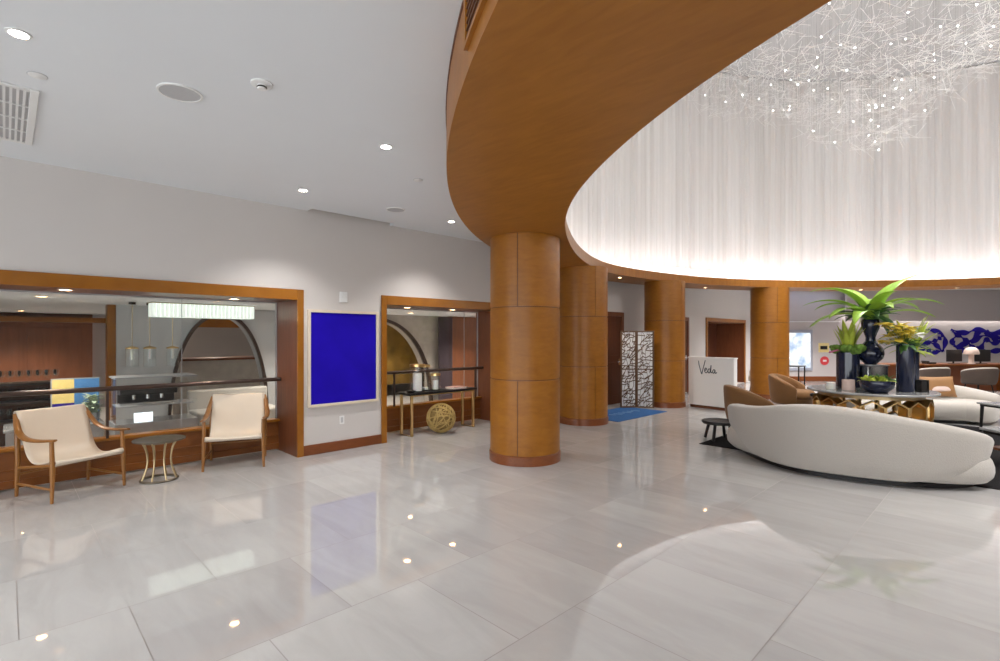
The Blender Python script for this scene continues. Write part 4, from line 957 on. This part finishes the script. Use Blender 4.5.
def arch_wall(x, y0, y1, H, cy, a, hz, m):
    # wall slab with a pointed-oval arched opening: half-width a at the floor, apex height hz
    b = MB(); n = 36; rings = []
    ys = [cy-a+2*a*i/n for i in range(n+1)]
    def top(y): u = abs(y-cy)/a; return hz*math.sqrt(max(0, 1-u**2.3))
    for X in (x-0.09, x+0.09):
        b.add([(X, y0, 0), (X, ys[0], 0), (X, ys[0], H), (X, y0, H)], [(0, 1, 2, 3)]); b.add([(X, ys[-1], 0), (X, y1, 0), (X, y1, H), (X, ys[-1], H)], [(0, 1, 2, 3)])
        vs = [(X, y, top(y)) for y in ys]+[(X, y, H) for y in ys]; b.add(vs, [(i, i+1, n+2+i, n+1+i) for i in range(n)])
    vs = [(x-0.09, y, top(y)) for y in ys]+[(x+0.09, y, top(y)) for y in ys]; b.add(vs, [(i, i+1, n+2+i, n+1+i) for i in range(n)])
    b.add([(x-0.09, y0, 0), (x+0.09, y0, 0), (x+0.09, y0, H), (x-0.09, y0, H)], [(0, 1, 2, 3)]); b.add([(x-0.09, y1, 0), (x+0.09, y1, 0), (x+0.09, y1, H), (x-0.09, y1, H)], [(0, 1, 2, 3)])
    b.build('arched_wall', m, r, smooth=30)
    P = [(x+0.09, y, top(y)) for y in ys]; b = MB(); rg = []
    for i in range(n+1):
        y = ys[i]; z = top(y); z2 = z+0.06; rg.append([(x+0.08, y, z), (x+0.14, y, z), (x+0.14, cy+(y-cy)*1.05, z2), (x+0.08, cy+(y-cy)*1.05, z2)])
    b.loft(rg).build('arch_trim', 'bronze', r)
arch_wall(-9.3, 1.16, 3.6, 1.98, 2.55, 0.73, 1.84, 'cafewall')
arch_wall(-9.3, 3.6, 7.3, 1.98, 5.3, 1.5, 1.86, 'stone')
MB().box(-9.2, -9.05, 7.3, 9.5, 0, 1.98).build('timber_screen', 'cafewood', r)
MB().box(-11.3, -11.2, 4.6, 8.6, 0.3, 1.9).build('mural', 'warmart', r)
b = MB()
for i in range(22):
    y = 6.93+i*0.017; b.box(-9.05-0.02*(i % 2), -8.99-0.02*(i % 2), y, y+0.0165, 0.02, 1.96)
dr = b.build('drape', 'purple'); tag(dr, 'plum floor length drape behind the narrow cafe window', 'curtain')

# bar shelving with glasses
sh = thing('bar_shelf', 'dark open bar shelf with rows of glasses behind the wide window', 'shelf', (-9.6, -1.0, 0))
for z in (0.36, 0.62, 0.88): MB().box(-0.18, 0.18, -1.6, 1.55, z-0.03, z).build('shelf_board', 'bronze', sh)
for y in (-1.6, 0.0, 1.53): MB().box(-0.18, 0.18, y, y+0.03, 0, 0.88).build('upright', 'bronze', sh)
MB().box(-0.20, -0.18, -1.6, 1.55, 0, 0.88).build('back_panel', 'darkdoor', sh)
gp = thing('wine_glass', 'clear stemmed glass standing in a row on the dark bar shelf', 'glass', (-9.55, -0.9, 1.02), 0, 'glasses on the bar shelf')
MB().lathe([(0.032, 0), (0.032, 0.003), (0.005, 0.008), (0.004, 0.07), (0.025, 0.09), (0.034, 0.12), (0.03, 0.17), (0.028, 0.17), (0.032, 0.12), (0.022, 0.092), (1e-5, 0.085)], 14).build('glass_body', 'pendglass', gp)
for z in (0.88, 0.62, 0.36):
    for k in range(15):
        for row in range(2):
            x, y = -9.5-0.1*row, -0.80+k*0.092+0.03*row
            if z == 0.88 and k == 0 and row == 0: gp.location = (x, y, z); continue
            c = copy_tree(gp); c.location = (x, y, z)
# framed painting, plant and low cabinet
ct = thing('bar_cabinet', 'grey low bar cabinet behind the wide window glass', 'cabinet', (-8.4, 0.4, 0))
MB().box(-0.3, 0.3, -0.4, 0.49, 0, 0.40).build('body', 'steelgrey', ct, bevel=0.005); MB().box(-0.32, 0.32, -0.42, 0.50, 0.40, 0.43).build('top', 'greystone', ct, bevel=0.004)
pt = thing('framed_picture', 'yellow and sea blue picture standing on the bar cabinet', 'picture', (-8.6, 0.66, 0.431))
MB().box(-0.02, 0.0, -0.25, 0.25, 0, 0.54).build('backing', 'steelgrey', pt)
MB().box(0.0, 0.012, -0.235, -0.02, 0.22, 0.525).build('yellow_field', 'yellowart', pt); MB().box(0.0, 0.012, -0.235, -0.02, 0.015, 0.22).build('navy_field', 'artblue', pt); MB().box(0.0, 0.012, -0.02, 0.235, 0.015, 0.525).build('blue_field', 'blueart', pt)
pl = thing('potted_plant', 'pale green leafy plant in front of the blue picture', 'plant', (-8.3, 0.80, 0.431))
MB().lathe([(0.05, 0), (0.075, 0.11), (0.068, 0.11), (1e-5, 0.09)], 20).build('pot', 'steelgrey', pl)
b = MB(); rng = random.Random(4)
for k in range(60): b.leaf((rng.uniform(-0.03, 0.03), rng.uniform(-0.03, 0.03), 0.09+rng.uniform(0, 0.2)), rng.uniform(0, 2*PI), math.radians(rng.uniform(10, 75)), rng.uniform(0.08, 0.17), 0.03, math.radians(60), 5)
b.build('foliage', 'paleplant', pl, smooth=180, solid=0.002)
dc = thing('display_case', 'glass display case with grey shelf seen through the wide window', 'display case', (-8.0, 1.14, 0))
MB().box(-0.25, 0.25, -0.18, 0.72, 0, 0.42).build('base', 'steelgrey', dc, bevel=0.004); MB().box(-0.24, 0.24, -0.17, 0.71, 0.421, 0.98).build('glass_box', 'clear', dc, smooth=0); MB().box(-0.22, 0.22, -0.15, 0.69, 0.62, 0.632).build('shelf', 'steelgrey', dc); MB().box(-0.25, 0.25, -0.18, 0.72, 0.98, 1.0).build('lid', 'steelgrey', dc)
em = thing('coffee_machine', 'black coffee machine on the shelf of the glass display case', 'coffee machine', (-8.0, 1.33, 0.633))
MB().box(-0.14, 0.14, -0.30, 0.32, 0.13, 0.24).build('body', 'screenbk', em, bevel=0.012); MB().box(-0.14, 0.14, -0.30, 0.32, 0.0, 0.03).build('drip_tray', 'chrome', em); MB().box(-0.14, -0.06, -0.30, 0.32, 0.03, 0.13).build('back_panel', 'screenbk', em)
for y in (-0.15, 0.0, 0.15): MB().cyl((0.06, y, 0), 0.02, 0.07, 0.13, 12).build('spout', 'chrome', em)
pc = thing('price_card', 'blank white glowing card standing in the display case below the coffee machine', 'card', (-7.80, 1.26, 0.422))
MB().box(-0.004, 0.004, -0.10, 0.10, 0, 0.12).build('card', 'cardglow', pc)  # card given its own glow, though it is no lamp
# glass pendants
pg = None
for x, y, t in [(-8.4, 1.23, 'left clear glass cylinder pendant with gold cap behind the wide window'), (-8.4, 1.43, 'middle clear glass cylinder pendant with gold cap behind the wide window'), (-8.4, 1.70, 'right clear glass cylinder pendant with gold cap, beside the arch')]:
    p = thing('pendant_lamp', t, 'pendant lamp', (x, y, 1.98), 0, 'glass cylinder pendants in the cafe')
    MB().lathe([(0.04, 0), (0.04, -0.03), (0.01, -0.035)], 16).build('canopy', 'black', p); MB().tube([(0, 0, -0.03), (0, 0, -0.62)], 0.005, 6).build('rod', 'brass', p)
    MB().lathe([(0.02, -0.60), (0.075, -0.62), (0.078, -0.635), (1e-5, -0.637)], 24).build('cap', 'gold', p); MB().lathe([(0.075, -0.635), (0.075, -0.88), (0.072, -0.88)], 24).build('glass_shade', 'pendglass', p)
    MB().tube([(0, 0, -0.637), (0, 0, -0.78)], 0.014, 8).build('lamp_tube', 'candle', p)
lp = thing('pleated_lantern', 'long pale pleated box lantern under the cafe ceiling', 'pendant lamp', (-8.2, 2.05, 1.875))
b = MB()
for i in range(26): b.box(-0.12, 0.12, -0.65+i*0.05, -0.65+i*0.05+0.045, -0.095, 0.09)
b.build('pleated_shade', 'lantern', lp); MB().box(-0.125, 0.125, -0.66, 0.66, 0.09, 0.1).build('top_frame', 'brass', lp)
for y in (-0.6, 0.6): MB().tube([(0, y, 0.10), (0, y, 0.105)], 0.004, 6).build('hanger', 'brass', lp)
# banquette and small table seen through the arch and window
bq = thing('banquette', 'beige upholstered banquette seen through the cafe arch', 'bench', (-8.35, 2.1, 0))
MB().box(-0.3, 0.3, -0.15, 1.0, 0.06, 0.42).build('seat', 'boucle', bq, bevel=0.03); MB().box(-0.42, -0.3, -0.15, 1.0, 0.06, 0.70).build('backrest', 'boucle', bq, bevel=0.03); MB().box(-0.28, 0.28, -0.12, 0.97, 0, 0.06).build('plinth', 'black', bq)
sb = thing('service_counter', 'beige service counter with brown top seen through the arch', 'counter', (-10.6, 3.1, 0))
MB().box(-0.3, 0.3, -0.9, 1.0, 0, 1.08).build('body', 'stone', sb, bevel=0.005); MB().box(-0.34, 0.34, -0.94, 1.04, 1.08, 1.12).build('top', 'brown', sb, bevel=0.005)
cafe_spots = [(-8.6, -1.6), (-7.9, 0.3), (-12.4, 0.2), (-11.4, 3.0), (-8.0, 3.2), (-10.4, 6.2), (-8.2, 5.6), (-8.0, 7.2)]
for i, (x, y) in enumerate(cafe_spots):
    nm = ['left', 'second', 'shelf side', 'arch side', 'banquette', 'mural', 'lantern side', 'drape side'][i]
    o = downlight(x, y, 1.98, 'recessed downlight in the cafe ceiling on the %s side' % nm, 0.05, 'lampwarm', 'cafe ceiling downlights')
    light('SPOT', 'cafe_beam', (x, y, 1.95), 140, (1, 0.92, 0.82), spot_size=math.radians(130), spot_blend=0.8, shadow_soft_size=0.1)
